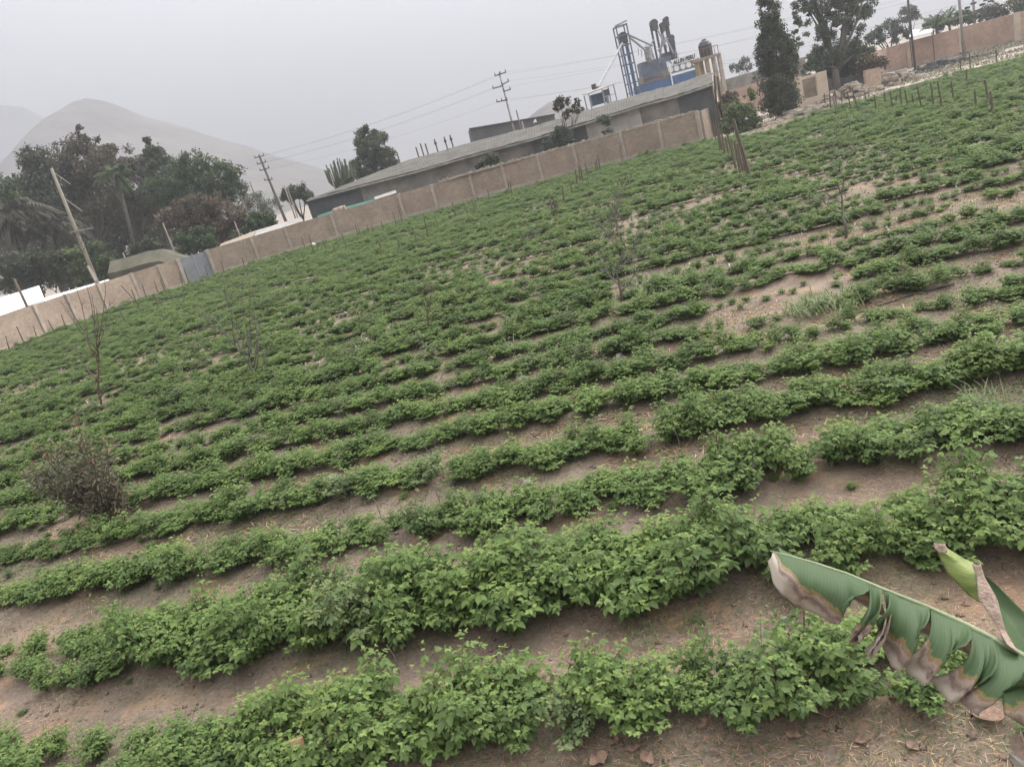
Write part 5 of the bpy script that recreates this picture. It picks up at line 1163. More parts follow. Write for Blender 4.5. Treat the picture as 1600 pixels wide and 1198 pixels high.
SR = [(1288, 146, 1290, 169), (1296, 146, 1299, 177), (1304, 139, 1308, 171), (1314, 142, 1316, 165), (1323, 143, 1331, 175), (1332, 136, 1335, 164), (1335, 150, 1341, 177), (1351, 145, 1354, 165), (1366, 148, 1369, 178), (1382, 145, 1384, 167), (1391, 143, 1396, 177),
      (1406, 139, 1411, 178), (1414, 141, 1420, 173), (1433, 135, 1441, 175), (1454, 129, 1460, 175), (1465, 127, 1473, 175), (1486, 127, 1492, 162), (1500, 88, 1501, 116), (1515, 85, 1517, 113), (1510, 109, 1511, 137), (1539, 125, 1545, 170), (1547, 143, 1553, 186), (1523, 142, 1526, 175), (1556, 78, 1558, 100), (1400, 150, 1403, 168), (1425, 148, 1429, 170)]
for k, q in enumerate(sorted(SR)): stake(*q, .04, 'slim wooden stake, %s from the left in the line at the far right' % ordinal(k + 1), 'line of stakes at the far right of the field')

# ================================================================== BARE SAPLINGS
def sapling(label, base_px, tips, r, mt, seed, twigs=5, tw=.45, leaves=None, sub=True):
    b = ground(*base_px); t = thing('bare_sapling', label, 'sapling', b); g = np.random.default_rng(seed); Y = b[1]
    # tips: (px,py, fork fraction along main, depth offset)
    main = at(*tips[0][:2], Y + tips[0][3]); twm = MB()
    mp = [b + (main - b) * f + g.normal(0, .02, 3) * np.linalg.norm(main - b) * (0 < f < 1) for f in np.linspace(0, 1, 7)]; mp[0] = b - np.array([0, 0, .1]); r = r * 1.02
    MB().tube(mp, [r * (1 - .82 * i / 6) for i in range(7)], 6).build('trunk', M[mt], t, smooth=True); allp = [mp]
    for (px, py, ff, dy) in tips[1:]:
        e = at(px, py, Y + dy); s0 = b + (main - b) * ff; k = 6
        bend = (e - s0); mid = s0 + bend * .45 + np.array([bend[0] * .12, 0, -.05 * np.linalg.norm(bend)])
        pp = [(1 - f) ** 2 * s0 + 2 * f * (1 - f) * mid + f * f * e + g.normal(0, .012, 3) * np.linalg.norm(bend) * (0 < f < 1) for f in np.linspace(0, 1, k)]
        rr = r * (1 - .75 * ff) * .7
        MB().tube(pp, [rr * (1 - .8 * i / (k - 1)) for i in range(k)], 5).build('branch', M[mt], t, smooth=True); allp.append(pp)
    ends = []
    for pp in allp:
        ln = np.linalg.norm(pp[-1] - pp[0])
        for k in range(twigs):
            f = g.uniform(.3, .98) * (len(pp) - 1); i = int(f); p = pp[i] * (1 - (f - i)) + pp[min(i + 1, len(pp) - 1)] * (f - i)
            d = (pp[-1] - pp[0]) / ln + g.normal(0, .55, 3); d /= np.linalg.norm(d); l2 = tw * g.uniform(.4, 1.2); e = p + d * l2
            twm.tube([p, p + d * l2 * .5 + g.normal(0, .03, 3), e], [r * .16, r * .11, r * .05], 4, cap=False); ends.append(e); ends.append(p + d * l2 * .6)
    if twm.v: o = twm.build('twigs', M[mt], t); o['kind'] = 'stuff'
    if leaves:
        E_ = np.array(ends); n_, size, lm, sprd = leaves; w_ = g.integers(0, len(E_), n_); P = E_[w_] + g.normal(0, sprd, (n_, 3))
        V, Q, tt = place_leaves(P, g.normal(size=(n_, 3)) - (0, 0, .3), g.normal(size=(n_, 3)) + (0, 0, 1), size * g.uniform(.6, 1.4, n_), QL, SQ, np.clip(g.normal(.5, .25, n_), 0, 1))
        o = link('leaves', np_mesh('leaves', V - b, [Q], M[lm], tt), t); o['kind'] = 'stuff'
    return t
sapling('bare sapling with upswept branches at the left in front of the brick wall', (158, 634), [(150, 480, 0, 0), (98, 405, .45, .3), (122, 395, .5, -.2), (138, 445, .7, 0), (160, 385, .6, .2), (95, 470, .5, -.4), (75, 425, .55, .2), (110, 540, .25, .3), (60, 520, .5, -.3), (172, 470, .6, .4), (168, 600, .1, 0), (145, 595, .1, .2)], .045, 'twig', 1, 5, .35)
sapling('bare forked sapling leaning left below the grey gate', (412, 596), [(330, 490, 0, 0), (300, 470, .6, .3), (345, 410, .55, 0), (372, 420, .3, .2), (385, 400, .3, -.3), (405, 470, .2, .2), (390, 430, .15, 0), (352, 480, .4, .4), (365, 500, .2, -.2), (420, 520, .1, .2), (310, 500, .7, -.2)], .04, 'greyTwig', 2, 6, .5, leaves=(160, .04, 't_rust', .05))
sapling('grey twiggy sapling with sparse withered leaves in mid field', (972, 472), [(960, 300, 0, 0), (972, 285, .8, .1), (930, 340, .5, .2), (1000, 360, .35, -.2), (985, 395, .3, .3), (935, 390, .3, -.2), (950, 330, .5, .3), (995, 420, .1, 0), (945, 420, .15, .3), (962, 320, .6, 0)], .04, 'greyTwig', 3, 12, .5, leaves=(520, .05, 't_grey', .08))
sapling('thin pale bare sapling with two long forks at the right of the field', (1321, 372), [(1311, 262, 0, 0), (1330, 178, .98, 0), (1333, 225, .95, .1), (1308, 190, .95, -.2), (1290, 300, .5, .2), (1280, 310, .35, 0), (1300, 240, .6, .2)], .04, 'greyTwig', 4, 5, .45, leaves=(90, .05, 't_grey', .08))
sapling('small brown twiggy sapling in the left centre of the field', (671, 524), [(664, 435, 0, 0), (655, 455, .4, .1), (675, 450, .5, -.1), (682, 480, .3, 0), (652, 490, .2, .1), (668, 445, .7, 0)], .03, 'twig', 5, 8, .28, leaves=(260, .045, 't_rust', .05))
sapling('thin curved whip left of the small brown sapling', (640, 450), [(628, 420, 0, 0), (622, 395, .9, 0)], .02, 'greyTwig', 6, 3, .2)
sapling('slender leafless whip before the shed at the centre right', (975, 262), [(965, 205, 0, 0), (975, 215, .5, 0)], .03, 'greyTwig', 7, 6, .4)
sapling('tall bare whip standing before the conifer at the right', (1306, 185), [(1300, 95, 0, 0), (1294, 120, .4, 0), (1312, 110, .5, 0)], .05, 'greyTwig', 8, 4, .5)
sapling('faint thin whip at the left of the stake bundle', (922, 300), [(910, 235, 0, 0), (925, 250, .5, .1)], .025, 'greyTwig', 9, 4, .3)
sapling('brushy dead shrub beside the wall corner stakes', (1290, 250), [(1283, 215, 0, 0), (1290, 210, .4, 0), (1276, 222, .3, 0)], .03, 'greyTwig', 10, 8, .35)

# reddish bush --------------------------------------------------------------
def bronze():
    b = ground(166, 822); Y = b[1]; t = thing('bronze_bush', 'dark bronze leaved bush leaning left over the crop at the left', 'bush', b); g = np.random.default_rng(9)
    tips = [(120, 735), (75, 720), (60, 735), (95, 700), (140, 700), (160, 720), (175, 740), (112, 662), (117, 645), (125, 690), (85, 750), (110, 765), (150, 760), (178, 775), (140, 790), (165, 795), (55, 755), (100, 730), (135, 725), (150, 740), (188, 760), (45, 742), (72, 700), (168, 700), (186, 785), (118, 780)]
    mb = MB(); P = []; D = []; S = []; T = []
    for i, (px, py) in enumerate(tips):
        dy = g.uniform(-.38, .38) if i not in (7, 8) else 0; e = at(px, py, Y + dy); mid = b + (e - b) * .5 + g.normal(0, .04, 3)
        mb.tube([b - (0, 0, .05), mid, e], [.018, .011, .004], 5)
        n_ = 150 if i not in (7, 8) else 40
        for k in range(n_):
            f = g.uniform(.5, 1.04) if i not in (7, 8) else g.uniform(.62, 1.03)
            p = (1 - f) ** 2 * b + 2 * f * (1 - f) * mid + f * f * e; a = g.normal(size=3); a /= np.linalg.norm(a)
            P.append(p + a * g.uniform(.01, .17)); D.append(a * .8 + (0, 0, .15)); S.append(g.uniform(.065, .12)); T.append(np.clip(g.normal(.42, .2) + .35 * (f > .93), 0, 1))
    mb.build('stems', M['twig'], t)
    nar = LEAF * (.55, 1, 1)
    V, Q, tt = place_leaves(np.array(P), np.array(D), g.normal(size=(len(P), 3)) + (0, 0, 1), np.array(S), nar, LEAFP3[0], np.array(T))
    o = link('foliage', np_mesh('foliage', V - b, [Q], M['t_purple'], tt), t); o['kind'] = 'stuff'
bronze()

# ================================================================== GROUND OBJECTS
def rock(name, label, cat, px, py, size, mt, flat=.5, sides=7, z=.0):
    q = ground(px, py); g = np.random.default_rng(int(px * 7 + py)); V = []; n_ = sides
    for lv, sc in ((0, 1.0), (.6, .95), (1.0, .6)):
        for k in range(n_):
            a = 2 * math.pi * k / n_; rr = (1 + .22 * math.sin(k * 2.3 + px) + .12 * g.normal()) * size / 2 * sc
            V.append((rr * math.cos(a), rr * .75 * math.sin(a), size * flat * lv - .01 + g.normal(0, .02) * size))
    Fq = [tuple(range(n_ - 1, -1, -1)), tuple(range(2 * n_, 3 * n_))]
    for lv in range(2):
        for k in range(n_): a = lv * n_ + k; b = lv * n_ + (k + 1) % n_; Fq.append((a, b, b + n_, a + n_))
    o = MB().add(V, Fq).build(name, mt, bevel=size * .03); o.location = (q[0], q[1], float(gz(q[:1], q[1:2])[0]) + z); o.rotation_euler = (g.normal(0, .1), g.normal(0, .1), g.uniform(0, 6)); props(o, label, cat)
rock('flat_stone', 'pale squarish flat stone on the path in front of the densest row', 'stone', 1145, 1006, .13, M['slate'], .15, 5)
rock('flat_stone', 'broad pale flat stone in the bare soil at the bottom right', 'stone', 1500, 1166, .2, M['soil'], .06)
rock('flat_stone', 'grey stone half under the leaves of the third row near the centre', 'stone', 824, 752, .2, M['stone'], .4)
rock('flat_stone', 'light grey stone on the path left of centre', 'stone', 521, 745, .28, M['slate'], .3)
rock('flat_stone', 'small grey stone on the soil in the right half of mid field', 'stone', 968, 562, .25, M['stone'], .5)
rock('flat_stone', 'small stone beside a straw patch in mid field', 'stone', 815, 595, .25, M['stone'], .5)
rock('flat_stone', 'small pale stone on the path at the left centre', 'stone', 516, 922, .09, M['slate'], .3)
rock('flat_stone', 'small pale stone at the front edge of the densest row at right', 'stone', 1224, 957, .07, M['slate'], .5)
rock('pale_block', 'pale broken block in the bottom right corner', 'block', 1598, 1178, .2, M['stone'], .4)
def brick_bit(px, py, px2, py2, label):
    a = ground(px, py); b = ground(px2, py2); mb = MB().beam(a + (0, 0, .05), b + (0, 0, .30), .10, .07); o = mb.build('brick', M['clay'], bevel=.006); props(o, label, 'brick')
brick_bit(478, 1215, 481, 1196, 'upright clay brick end showing among the leaves at the bottom edge')
def dry_leaf(px, py, size, label, seed):
    q = ground(px, py); g = np.random.default_rng(seed); n_ = 8; V = []; Fq = []
    for i in range(n_ + 1):
        f = i / n_; w_ = math.sin(min(1, f * 1.02) * math.pi * .95 + .1) * .36; cu = .10 * math.sin(f * 5 + seed)
        for sg in (-1, 0, 1): V.append((sg * w_ * size * g.uniform(.8, 1.1), (f - .5) * size, size * (.05 + abs(cu) + (.14 * abs(sg)) + .03 * g.normal())))
    for i in range(n_):
        for k in range(2): a = i * 3 + k; Fq.append((a, a + 1, a + 4, a + 3))
    o = MB().add(V, Fq).build('dry_leaf', M['dryleaf'], smooth=True); md = o.modifiers.new('thick', 'SOLIDIFY'); md.thickness = .003
    o.location = (q[0], q[1], float(gz(q[:1], q[1:2])[0]) + .01); o.rotation_euler = (0, 0, g.uniform(0, 6)); props(o, label, 'dry leaf', 'dry leaves lying on the soil')
dry_leaf(1050, 1017, .14, 'curled pinkish dry leaf on the path left of the squarish stone', 1)
for i, (px, py, s_) in enumerate([(937, 1188, .17), (1012, 1186, .15), (960, 1160, .10), (990, 1170, .11), (1240, 1150, .12), (1548, 1120, .24), (1425, 1160, .1), (905, 1165, .14), (1450, 1105, .14), (1100, 1140, .12), (1290, 1120, .12), (1345, 1150, .1)]):
    dry_leaf(px, py, s_, ['leftmost large dry leaf but two of the cluster at the bottom edge', 'rightmost large dry leaf of the cluster at the bottom edge', 'small dry leaf at the back of the cluster near the bottom edge', 'dry leaf in the middle of the cluster near the bottom edge', 'small dry leaf left of the broad flat stone, midway along the bottom', 'large curled brown dry leaf below the tattered banana leaf', 'tiny dry leaf just left of the broad flat stone', 'leftmost dry leaf of the cluster near the bottom edge', 'dry leaf under the brown fringe of the long banana leaf', 'dry leaf at the front edge of the nearest crop row by its gap', 'dry leaf close to the right end of the nearest crop row', 'dry leaf on bare soil between the nearest row and the flat stone'][i], 20 + i)
# drip hose
def hose(label, pts, r=.012):
    P = [ground(*p) for p in pts]; P = [p + np.array([0, 0, float(gz(p[:1], p[1:2])[0]) + .02]) for p in P]
    props(MB().tube(P, r, 6).build('drip_hose', M['hose'], smooth=True), label, 'hose')
hose('black drip hose lying across the bare patch at the right', [(1370, 478), (1400, 470), (1430, 461), (1460, 454), (1492, 447)], .013)
hose('black drip hose along the path behind the densest row', [(655, 892), (700, 882), (760, 873), (900, 848), (1060, 826)], .009)
for i, (px, py, h_) in enumerate([(622, 1045, .30), (595, 808, .38), (689, 792, .35), (676, 727, .35), (655, 888, .2), (186, 818, .3), (1062, 700, .3), (1168, 575, .25)]):
    q = ground(px, py); o = MB().tube([(0, 0, -.05), (.01, 0, h_ * .5), (-.02, 0, h_)], [.008, .007, .006], 5).build('marker_rod', M['greyTwig']); o.location = q
    props(o, ['thin grey rod in front of the densest row, left of the picture centre', 'thin grey rod at the left edge of the dark soil spot in the third row', 'thin grey rod before a gap in the fourth row near the centre', 'tallest thin grey rod left of the grey stone under the leaves', 'thin grey rod behind the densest row left of centre', 'thin rod just right of the foot of the bronze bush', 'thin rod in the crop right of centre, above the third row', 'thin rod before the bright grass clump at the right'][i], 'rod', 'thin rods in the near crop rows')
# white sacks by the wall
def sack(px, py, w_, h_, label, grp=None):
    q = ground(px, py); g = np.random.default_rng(px); V = []; n_ = 10; Fq = []
    for lv in range(6):
        f = lv / 5; rr = math.sin(min(.98, .25 + f * .72) * math.pi) ** .5
        for k in range(n_): a = 2 * math.pi * k / n_; r2 = rr * (1 + .15 * g.normal()) * w_ / 2; V.append((r2 * math.cos(a) + .2 * f * w_, r2 * .7 * math.sin(a), h_ * f))
    for lv in range(5):
        for k in range(n_): a = lv * n_ + k; b = lv * n_ + (k + 1) % n_; Fq.append((a, b, b + n_, a + n_))
    Fq += [tuple(range(n_ - 1, -1, -1)), tuple(range(5 * n_, 6 * n_))]
    o = MB().add(V, Fq).build('white_sack', M['sack']); o.location = q; props(o, label, 'sack', grp)
sack(407, 407, .9, 1.15, 'left of the two white sacks leaning by the tan wall'); sack(463, 392, .95, 1.0, 'right white sack tilted beside the tan wall'); sack(417, 405, .6, .7, 'small greyish sack right against the left white sack')
sack(313, 431, 1.6, .6, 'low white sack lying in front of the grey gate'); sack(490, 387, .5, .45, 'tiny white bag right of the tilted white sack')
# rubble heaps on the right
def heap(label, px, py, Y, w_, h_, n_, mt='rubble'):
    c = at(px, py, Y); mb = MB(); g = np.random.default_rng(int(px))
    for k in range(n_):
        x = g.normal(0, w_ / 3.2); y = g.normal(0, w_ / 5); z = max(0, h_ * (1 - abs(x) / w_ * 1.6)) * g.random(); s = g.uniform(.12, .45)
        mb.box((c[0] + x, Y + y, z), (s * 1.4, s, s * .6), g.uniform(0, 3))
    o = mb.build('rubble_heap', M[mt]); props(o, label, 'rubble', kind='stuff')
heap('grey rubble heap between the broken walls at the right', 1322, 138, 68, 4.5, 1.3, 160)
heap('heap of broken slabs at the foot of the pinkish broken wall', 1392, 120, 70, 5, 1.1, 150)
heap('rubble along the foot of the tall conifer', 1255, 165, 66, 4.5, .6, 130)
heap('low dark debris at the foot of the red brick wall', 1465, 100, 76, 6, .6, 120, 'darkwall')
props(sheet_roof('white_roof', 'white sheet roof behind the left end of the red brick wall', 'roof', [(1421, 58), (1456, 50), (1458, 46), (1424, 47)], 90, 94, M['white']), None)
heap('dark heap lying on top of the red wall at the right', 1540, 24, 88, 5, 5.6, 120, 'darkwall')

# ================================================================== BANANA PLANT
def banana_mat():
    mt, n, out, b = new_mat('banana_blade')
    def attr(nm):
        a = n.nodes.new('ShaderNodeAttribute'); a.attribute_name = nm; return a
    u = attr('vein'); dry = attr('dry')
    wv = n.nodes.new('ShaderNodeMath'); wv.operation = 'MULTIPLY'; wv.inputs[1].default_value = 620; n.links.new(u.outputs['Fac'], wv.inputs[0])
    si = n.nodes.new('ShaderNodeMath'); si.operation = 'SINE'; n.links.new(wv.outputs[0], si.inputs[0])
    tc = n.nodes.new('ShaderNodeTexCoord'); nz = n.nodes.new('ShaderNodeTexNoise'); nz.inputs['Scale'].default_value = 22; nz.inputs['Detail'].default_value = 9; nz.inputs['Roughness'].default_value = .72; n.links.new(tc.outputs['Object'], nz.inputs['Vector'])
    mr = n.nodes.new('ShaderNodeMapRange'); mr.inputs['From Min'].default_value = -1; mr.inputs['To Min'].default_value = .40; mr.inputs['To Max'].default_value = .60; n.links.new(si.outputs[0], mr.inputs[0])
    r = n.nodes.new('ShaderNodeValToRGB'); r.color_ramp.elements[0].color = (0.050, 0.082, 0.038, 1); r.color_ramp.elements[1].color = (0.090, 0.135, 0.062, 1); n.links.new(mr.outputs[0], r.inputs[0])
    ad = n.nodes.new('ShaderNodeMath'); ad.operation = 'MULTIPLY_ADD'; ad.inputs[1].default_value = .48; n.links.new(nz.outputs[0], ad.inputs[0])
    sb = n.nodes.new('ShaderNodeMath'); sb.operation = 'SUBTRACT'; sb.inputs[1].default_value = .24; n.links.new(dry.outputs['Fac'], sb.inputs[0]); n.links.new(sb.outputs[0], ad.inputs[2])
    r2 = n.nodes.new('ShaderNodeValToRGB'); el = r2.color_ramp.elements; el[0].position = .44; el[0].color = (0, 0, 0, 1); el[1].position = .50; el[1].color = (1, 1, 1, 1); n.links.new(ad.outputs[0], r2.inputs[0])
    r3 = n.nodes.new('ShaderNodeValToRGB'); e3 = r3.color_ramp.elements; e3[0].position = .44; e3[0].color = (0.30, 0.27, 0.07, 1); e3[1].position = .53; e3[1].color = (0.22, 0.13, 0.08, 1)
    q = e3.new(.60); q.color = (0.30, 0.245, 0.19, 1); q = e3.new(.74); q.color = (0.17, 0.12, 0.10, 1); q = e3.new(.9); q.color = (0.38, 0.33, 0.27, 1); n.links.new(ad.outputs[0], r3.inputs[0])
    mx = n.nodes.new('ShaderNodeMix'); mx.data_type = 'RGBA'; n.links.new(r2.outputs[0], mx.inputs[0]); n.links.new(r.outputs[0], mx.inputs[6]); n.links.new(r3.outputs[0], mx.inputs[7])
    n.links.new(mx.outputs[2], b.inputs['Base Color']); b.inputs['Roughness'].default_value = .62; b.inputs['Specular IOR Level'].default_value = .25
    bp = n.nodes.new('ShaderNodeBump'); bp.inputs['Strength'].default_value = .2; bp.inputs['Distance'].default_value = .001; n.links.new(si.outputs[0], bp.inputs['Height']); n.links.new(bp.outputs[0], b.inputs['Normal'])
    t = n.nodes.new('ShaderNodeBsdfTranslucent'); ms = n.nodes.new('ShaderNodeMixShader'); ms.inputs[0].default_value = .2; n.links.new(mx.outputs[2], t.inputs[0])
    n.links.new(b.outputs[0], ms.inputs[1]); n.links.new(t.outputs[0], ms.inputs[2]); n.links.new(ms.outputs[0], out.inputs[0])
    return mt
M['banana'] = banana_mat(); M['midrib'] = mat('banana_midrib', (0.25, 0.28, 0.17), (0.17, 0.20, 0.11), 8, rough=.5)
M['young'] = mat('young_banana_leaf', (0.20, 0.23, 0.06), (0.11, 0.15, 0.045), 9, rough=.45, stretch=(1, 1, 6))
M['husk'] = mat('dry_husk', (0.38, 0.29, 0.23), (0.20, 0.14, 0.11), 12, bump=.7)
def CR(x, y): return (1180 + x / 3.169, 820 + y / 3.169)     # coordinates read off an enlarged detail of the photo
def banana():
    foot = ground(1760, 1330); foot = np.array([2.55, 3.0, 0.0])
    hub = at(1650, 1075, 2.35)
    t = thing('banana_plant', 'banana plant with tattered half dried leaves reaching in from the right', 'banana plant', (hub[0] + .12, hub[1] + .1, 0))
    base = np.array(t.location)
    MB().tube([base - (0, 0, .1), base + (0.02, 0, 1.2), hub + (.04, .03, -.25), hub], [.14, .12, .09, .05], 14).build('pseudostem', M['bale'], t, smooth=True)
    # midrib of the long leaf
    mid_px = [(75, 128), (160, 150), (300, 190), (450, 240), (640, 320), (860, 408), (1050, 495), (1200, 575), (1330, 650), (1490, 770)]
    dep = [3.05, 3.02, 2.97, 2.91, 2.83, 2.73, 2.64, 2.56, 2.49, 2.40]
    mid = np.array([at(*CR(*p), d) for p, d in zip(mid_px, dep)])
    xs_ = np.array([p[0] for p in mid_px], float)
    def midat(x): return np.array([np.interp(x, xs_, mid[:, k]) for k in range(3)])
    MB().tube(list(mid), [.003, .0045, .006, .0075, .009, .0105, .012, .014, .016, .019], 8).build('midrib', M['midrib'], t, smooth=True)
    def segment(top, bot, dryv, curl, seed, dmid=-.10):
        """top: x range on the midrib; bot: list of detail points for the free edge left -> right; dryv: where drying starts"""
        g = np.random.default_rng(seed); nu, nv = 26, 18; V = []; ve = []; dr = []
        bx = np.linspace(0, 1, len(bot))
        for i in range(nu + 1):
            u = i / nu; xa = top[0] + (top[1] - top[0]) * u; p0 = midat(xa)
            e = CR(np.interp(u, bx, [b[0] for b in bot]), np.interp(u, bx, [b[1] for b in bot])); dd = np.interp(xa, xs_, dep)
            p1 = at(*e, dd - .12 + .03 * math.sin(u * 9 + seed)); ln = np.linalg.norm(p1 - p0)
            for j in range(nv + 1):
                v = j / nv; q = p0 * (1 - v) + p1 * v
                q = q + np.array([0, -.13 * math.sin(v * math.pi) ** 1.0 * ln / .4, .035 * math.sin(v * math.pi)])
                q = q + np.array([0, 1, .3]) * (.006 * math.sin(u * 40 + v * 3) * v + curl * v ** 3 * .022 * math.sin(u * 11 + seed) + .004 * g.normal() * (v > dryv) * v)
                V.append(q - base); ve.append(xa / 1500); th = np.interp(u, np.linspace(0, 1, len(dryv_l)), dryv_l)
                dr.append(.5 + (v - th) * 1.5 + .06 * math.sin(u * 22 + seed))
        V = np.array(V); i, j = np.meshgrid(np.arange(nu), np.arange(nv), indexing='ij'); a = (i * (nv + 1) + j).ravel(); Q = np.stack([a, a + nv + 1, a + nv + 2, a + 1], 1)
        me = np_mesh('leaf_segment', V, [Q], M['banana'], smooth=True)
        for nm, arr in (('vein', ve), ('dry', dr)):
            x = me.attributes.new(nm, 'FLOAT', 'POINT'); x.data.foreach_set('value', np.array(arr, np.float32))
        o = link('leaf_segment', me, t); md = o.modifiers.new('thick', 'SOLIDIFY'); md.thickness = .0015
    segs = [((82, 560), [(66, 185), (78, 275), (135, 340), (200, 405), (260, 435), (340, 455), (412, 478), (425, 410), (500, 365)], [.10, .45, .52, .58, .62, .70, .80, 1.2, 1.3], 1.0),
            ((560, 628), [(470, 520), (470, 590), (500, 575), (528, 500)], [.78, .72, .72, .8], .5),
            ((632, 655), [(540, 620), (560, 650), (640, 510)], [.35, .4, .5], .8),
            ((655, 862), [(595, 480), (640, 600), (660, 680), (720, 720), (735, 600), (775, 530)], [1.1, .72, .66, .68, .9, 1.1], 1.0),
            ((866, 1062), [(720, 690), (760, 735), (830, 770), (868, 700), (905, 660), (960, 600)], [.50, .62, .72, .80, 1.1, 1.2], 1.0),
            ((1066, 1180), [(880, 790), (955, 860), (1010, 790), (1075, 800)], [.62, .62, .85, .95], 1.4),
            ((1180, 1480), [(985, 850), (1060, 905), (1150, 880), (1165, 860), (1215, 800), (1290, 740), (1380, 720)], [.72, .75, .80, 1.0, 1.05, 1.2, 1.2], 1.2)]
    nonlocal_ = None
    for k, (top, bot, dl, cu) in enumerate(segs):
        globals()['dryv_l'] = dl; segment(top, bot, min(dl), cu, 3 + k)
    # far half of the blade, hanging behind
    for k, (x0, x1) in enumerate(((120, 330), (345, 620), (640, 900), (915, 1200), (1215, 1480))):
        nu, nv = 14, 8; V = []; ve = []; dr = []; g = np.random.default_rng(50 + k)
        for i in range(nu + 1):
            xa = x0 + (x1 - x0) * i / nu; p0 = midat(xa); wl_ = .20 * math.sin(min(1, (xa - 60) / 600) * math.pi / 2)
            for j in range(nv + 1):
                v = j / nv; V.append(p0 + np.array([.03 * v, .05 * math.sin(v * 2.2), .012 * math.sin(v * 3) - wl_ * v ** 1.15]) - base); ve.append(xa / 1500); dr.append(.5 + (v - .7))
        V = np.array(V); i, j = np.meshgrid(np.arange(nu), np.arange(nv), indexing='ij'); a = (i * (nv + 1) + j).ravel(); Q = np.stack([a, a + nv + 1, a + nv + 2, a + 1], 1)
        me = np_mesh('leaf_segment', V, [Q], M['banana'], smooth=True)
        for nm, arr in (('vein', ve), ('dry', dr)):
            x = me.attributes.new(nm, 'FLOAT', 'POINT'); x.data.foreach_set('value', np.array(arr, np.float32))
        link('leaf_segment', me, t).modifiers.new('thick', 'SOLIDIFY').thickness = .0015
    # generic patch through rows of detail points
    def patch(name, rows, D, mt, bulge=.03, dryr=None, label=None):
        rows = [np.array([at(*CR(*p), D[i] + dz) for p, dz in zip(r, np.linspace(0, 0, len(r)))]) for i, r in enumerate(rows)]
        nu = 14; nv = 5 * (len(rows) - 1); V = []; ve = []; dr = []
        R_ = np.array([[[np.interp(u, np.linspace(0, 1, len(r)), r[:, k]) for k in range(3)] for u in np.linspace(0, 1, nu + 1)] for r in rows])
        for j in range(nv + 1):
            f = j / nv * (len(rows) - 1); a = min(int(f), len(rows) - 2); w_ = f - a
            for i in range(nu + 1):
                q = R_[a][i] * (1 - w_) + R_[a + 1][i] * w_; q = q + np.array([0, bulge * math.sin(i / nu * math.pi), 0]); V.append(q - base); ve.append(j / nv * .5)
                dr.append(0 if dryr is None else dryr(i / nu, j / nv))
        V = np.array(V); i, j = np.meshgrid(np.arange(nu), np.arange(nv), indexing='xy'); a = (j * (nu + 1) + i).ravel(); Q = np.stack([a, a + 1, a + nu + 2, a + nu + 1], 1)
        me = np_mesh(name, V, [Q], mt, smooth=True)
        for nm, arr in (('vein', ve), ('dry', dr)):
            x = me.attributes.new(nm, 'FLOAT', 'POINT'); x.data.foreach_set('value', np.array(arr, np.float32))
        o = link(name, me, t); o.modifiers.new('thick', 'SOLIDIFY').thickness = .0015
        if label: o['label'] = label
        return o
    # rolled young leaf
    patch('young_leaf', [[(888, 100), (915, 118), (945, 112)], [(915, 165), (980, 160), (1040, 170)], [(950, 235), (1020, 200), (1078, 185)], [(1000, 290), (1065, 240), (1100, 215)], [(1060, 350), (1095, 290), (1112, 250)], [(1095, 375), (1120, 365), (1140, 358)]],
          [2.95, 2.92, 2.88, 2.84, 2.8, 2.76], M['young'], -.04, label='yellow green rolled young leaf')
    patch('leaf_husk', [[(884, 88), (912, 84), (935, 92)], [(888, 120), (920, 140), (972, 152)]], [2.95, 2.93], M['husk'], -.015)
    patch('leaf_husk', [[(1072, 190), (1090, 175), (1104, 172)], [(1095, 250), (1112, 245), (1120, 235)], [(1105, 365), (1160, 340), (1190, 352)], [(1150, 430), (1180, 410), (1205, 425)], [(1195, 500), (1215, 505), (1235, 540)], [(1245, 590), (1275, 610), (1300, 640)]],
          [2.84, 2.80, 2.72, 2.66, 2.6, 2.5], M['husk'], -.03)
    # tall upright green leaf going out of frame
    patch('leaf_blade', [[(1108, 225), (1112, 235), (1118, 250)], [(1200, 300), (1180, 320), (1165, 335)], [(1300, 400), (1240, 430), (1195, 395)], [(1420, 510), (1320, 530), (1225, 520)], [(1500, 620), (1400, 660), (1270, 590)], [(1480, 800), (1420, 760), (1345, 690)]],
          [2.95, 2.86, 2.76, 2.66, 2.56, 2.46], M['banana'], .05, dryr=lambda u, v: .05 + .5 * max(0, u - .9) * 8)
    MB().tube([at(*CR(*p), d) for p, d in (((1110, 228), 2.93), ((1190, 372), 2.76), ((1235, 560), 2.6), ((1345, 700), 2.46), ((1490, 790), 2.38))], [.004, .008, .011, .014, .02], 8).build('midrib', M['midrib'], t, smooth=True)
    # drooping old leaf at the right edge
    patch('old_leaf', [[(1222, 840), (1260, 770), (1331, 730), (1450, 720)], [(1225, 880), (1290, 820), (1350, 790), (1450, 780)], [(1232, 935), (1280, 905), (1345, 900), (1450, 900)], [(1300, 975), (1330, 985), (1380, 1000), (1450, 1010)]],
          [2.35, 2.3, 2.27, 2.25], M['banana'], -.04, dryr=lambda u, v: .22 + .55 * v, label='drooping old leaf with brown dried edge')
    patch('dry_leaf_sheath', [[(1250, 1035), (1280, 1010), (1310, 1000)], [(1262, 1080), (1300, 1090), (1335, 1080)], [(1280, 1130), (1320, 1150), (1360, 1160)]], [2.5, 2.48, 2.45], M['husk'], -.03)
banana()

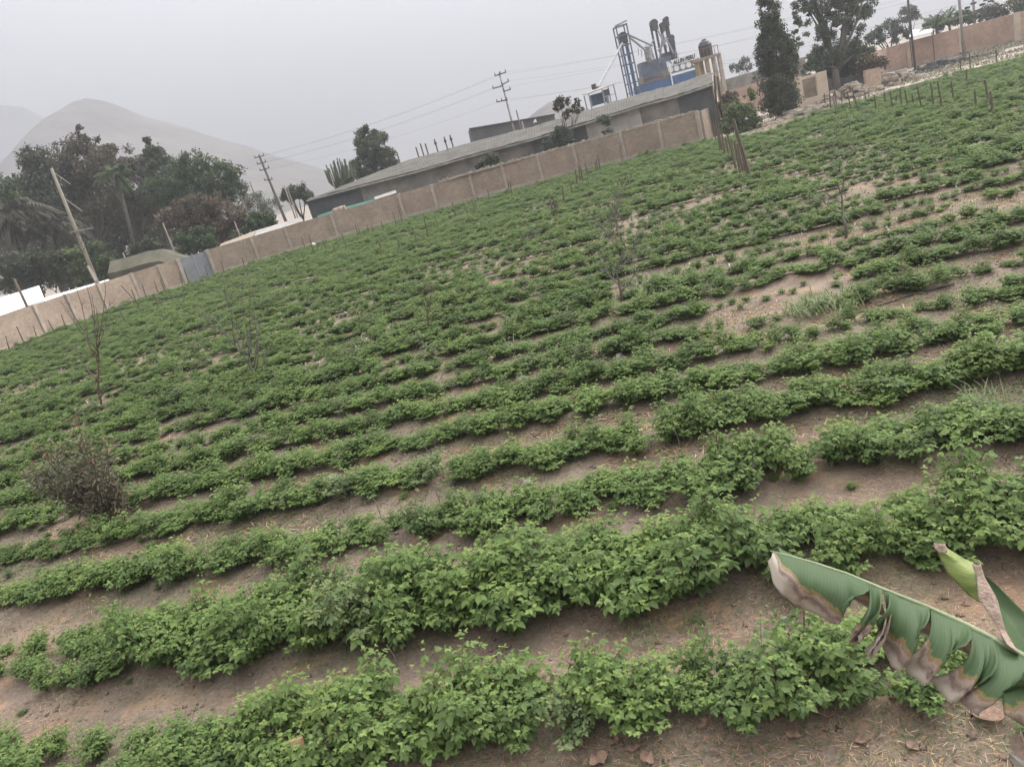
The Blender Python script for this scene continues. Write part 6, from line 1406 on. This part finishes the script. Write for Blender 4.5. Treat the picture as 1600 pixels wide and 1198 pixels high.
# ================================================================== HAZE
mb = MB(); mb.box((0, 1750, 138), (6200, 3700, 280)); hzo = mb.build('haze', M['cable']); hzo['kind'] = 'stuff'; props(hzo, 'thin pale haze filling the valley air', 'haze')
hm = bpy.data.materials.new('haze'); hm.use_nodes = True; n = hm.node_tree; n.nodes.clear(); out = n.nodes.new('ShaderNodeOutputMaterial'); pv = n.nodes.new('ShaderNodeVolumePrincipled')
pv.inputs['Color'].default_value = (.45, .465, .50, 1); pv.inputs['Density'].default_value = HAZE; pv.inputs['Anisotropy'].default_value = .4
n.links.new(pv.outputs[0], out.inputs['Volume']); hzo.data.materials.clear(); hzo.data.materials.append(hm); hzo.display_type = 'BOUNDS'
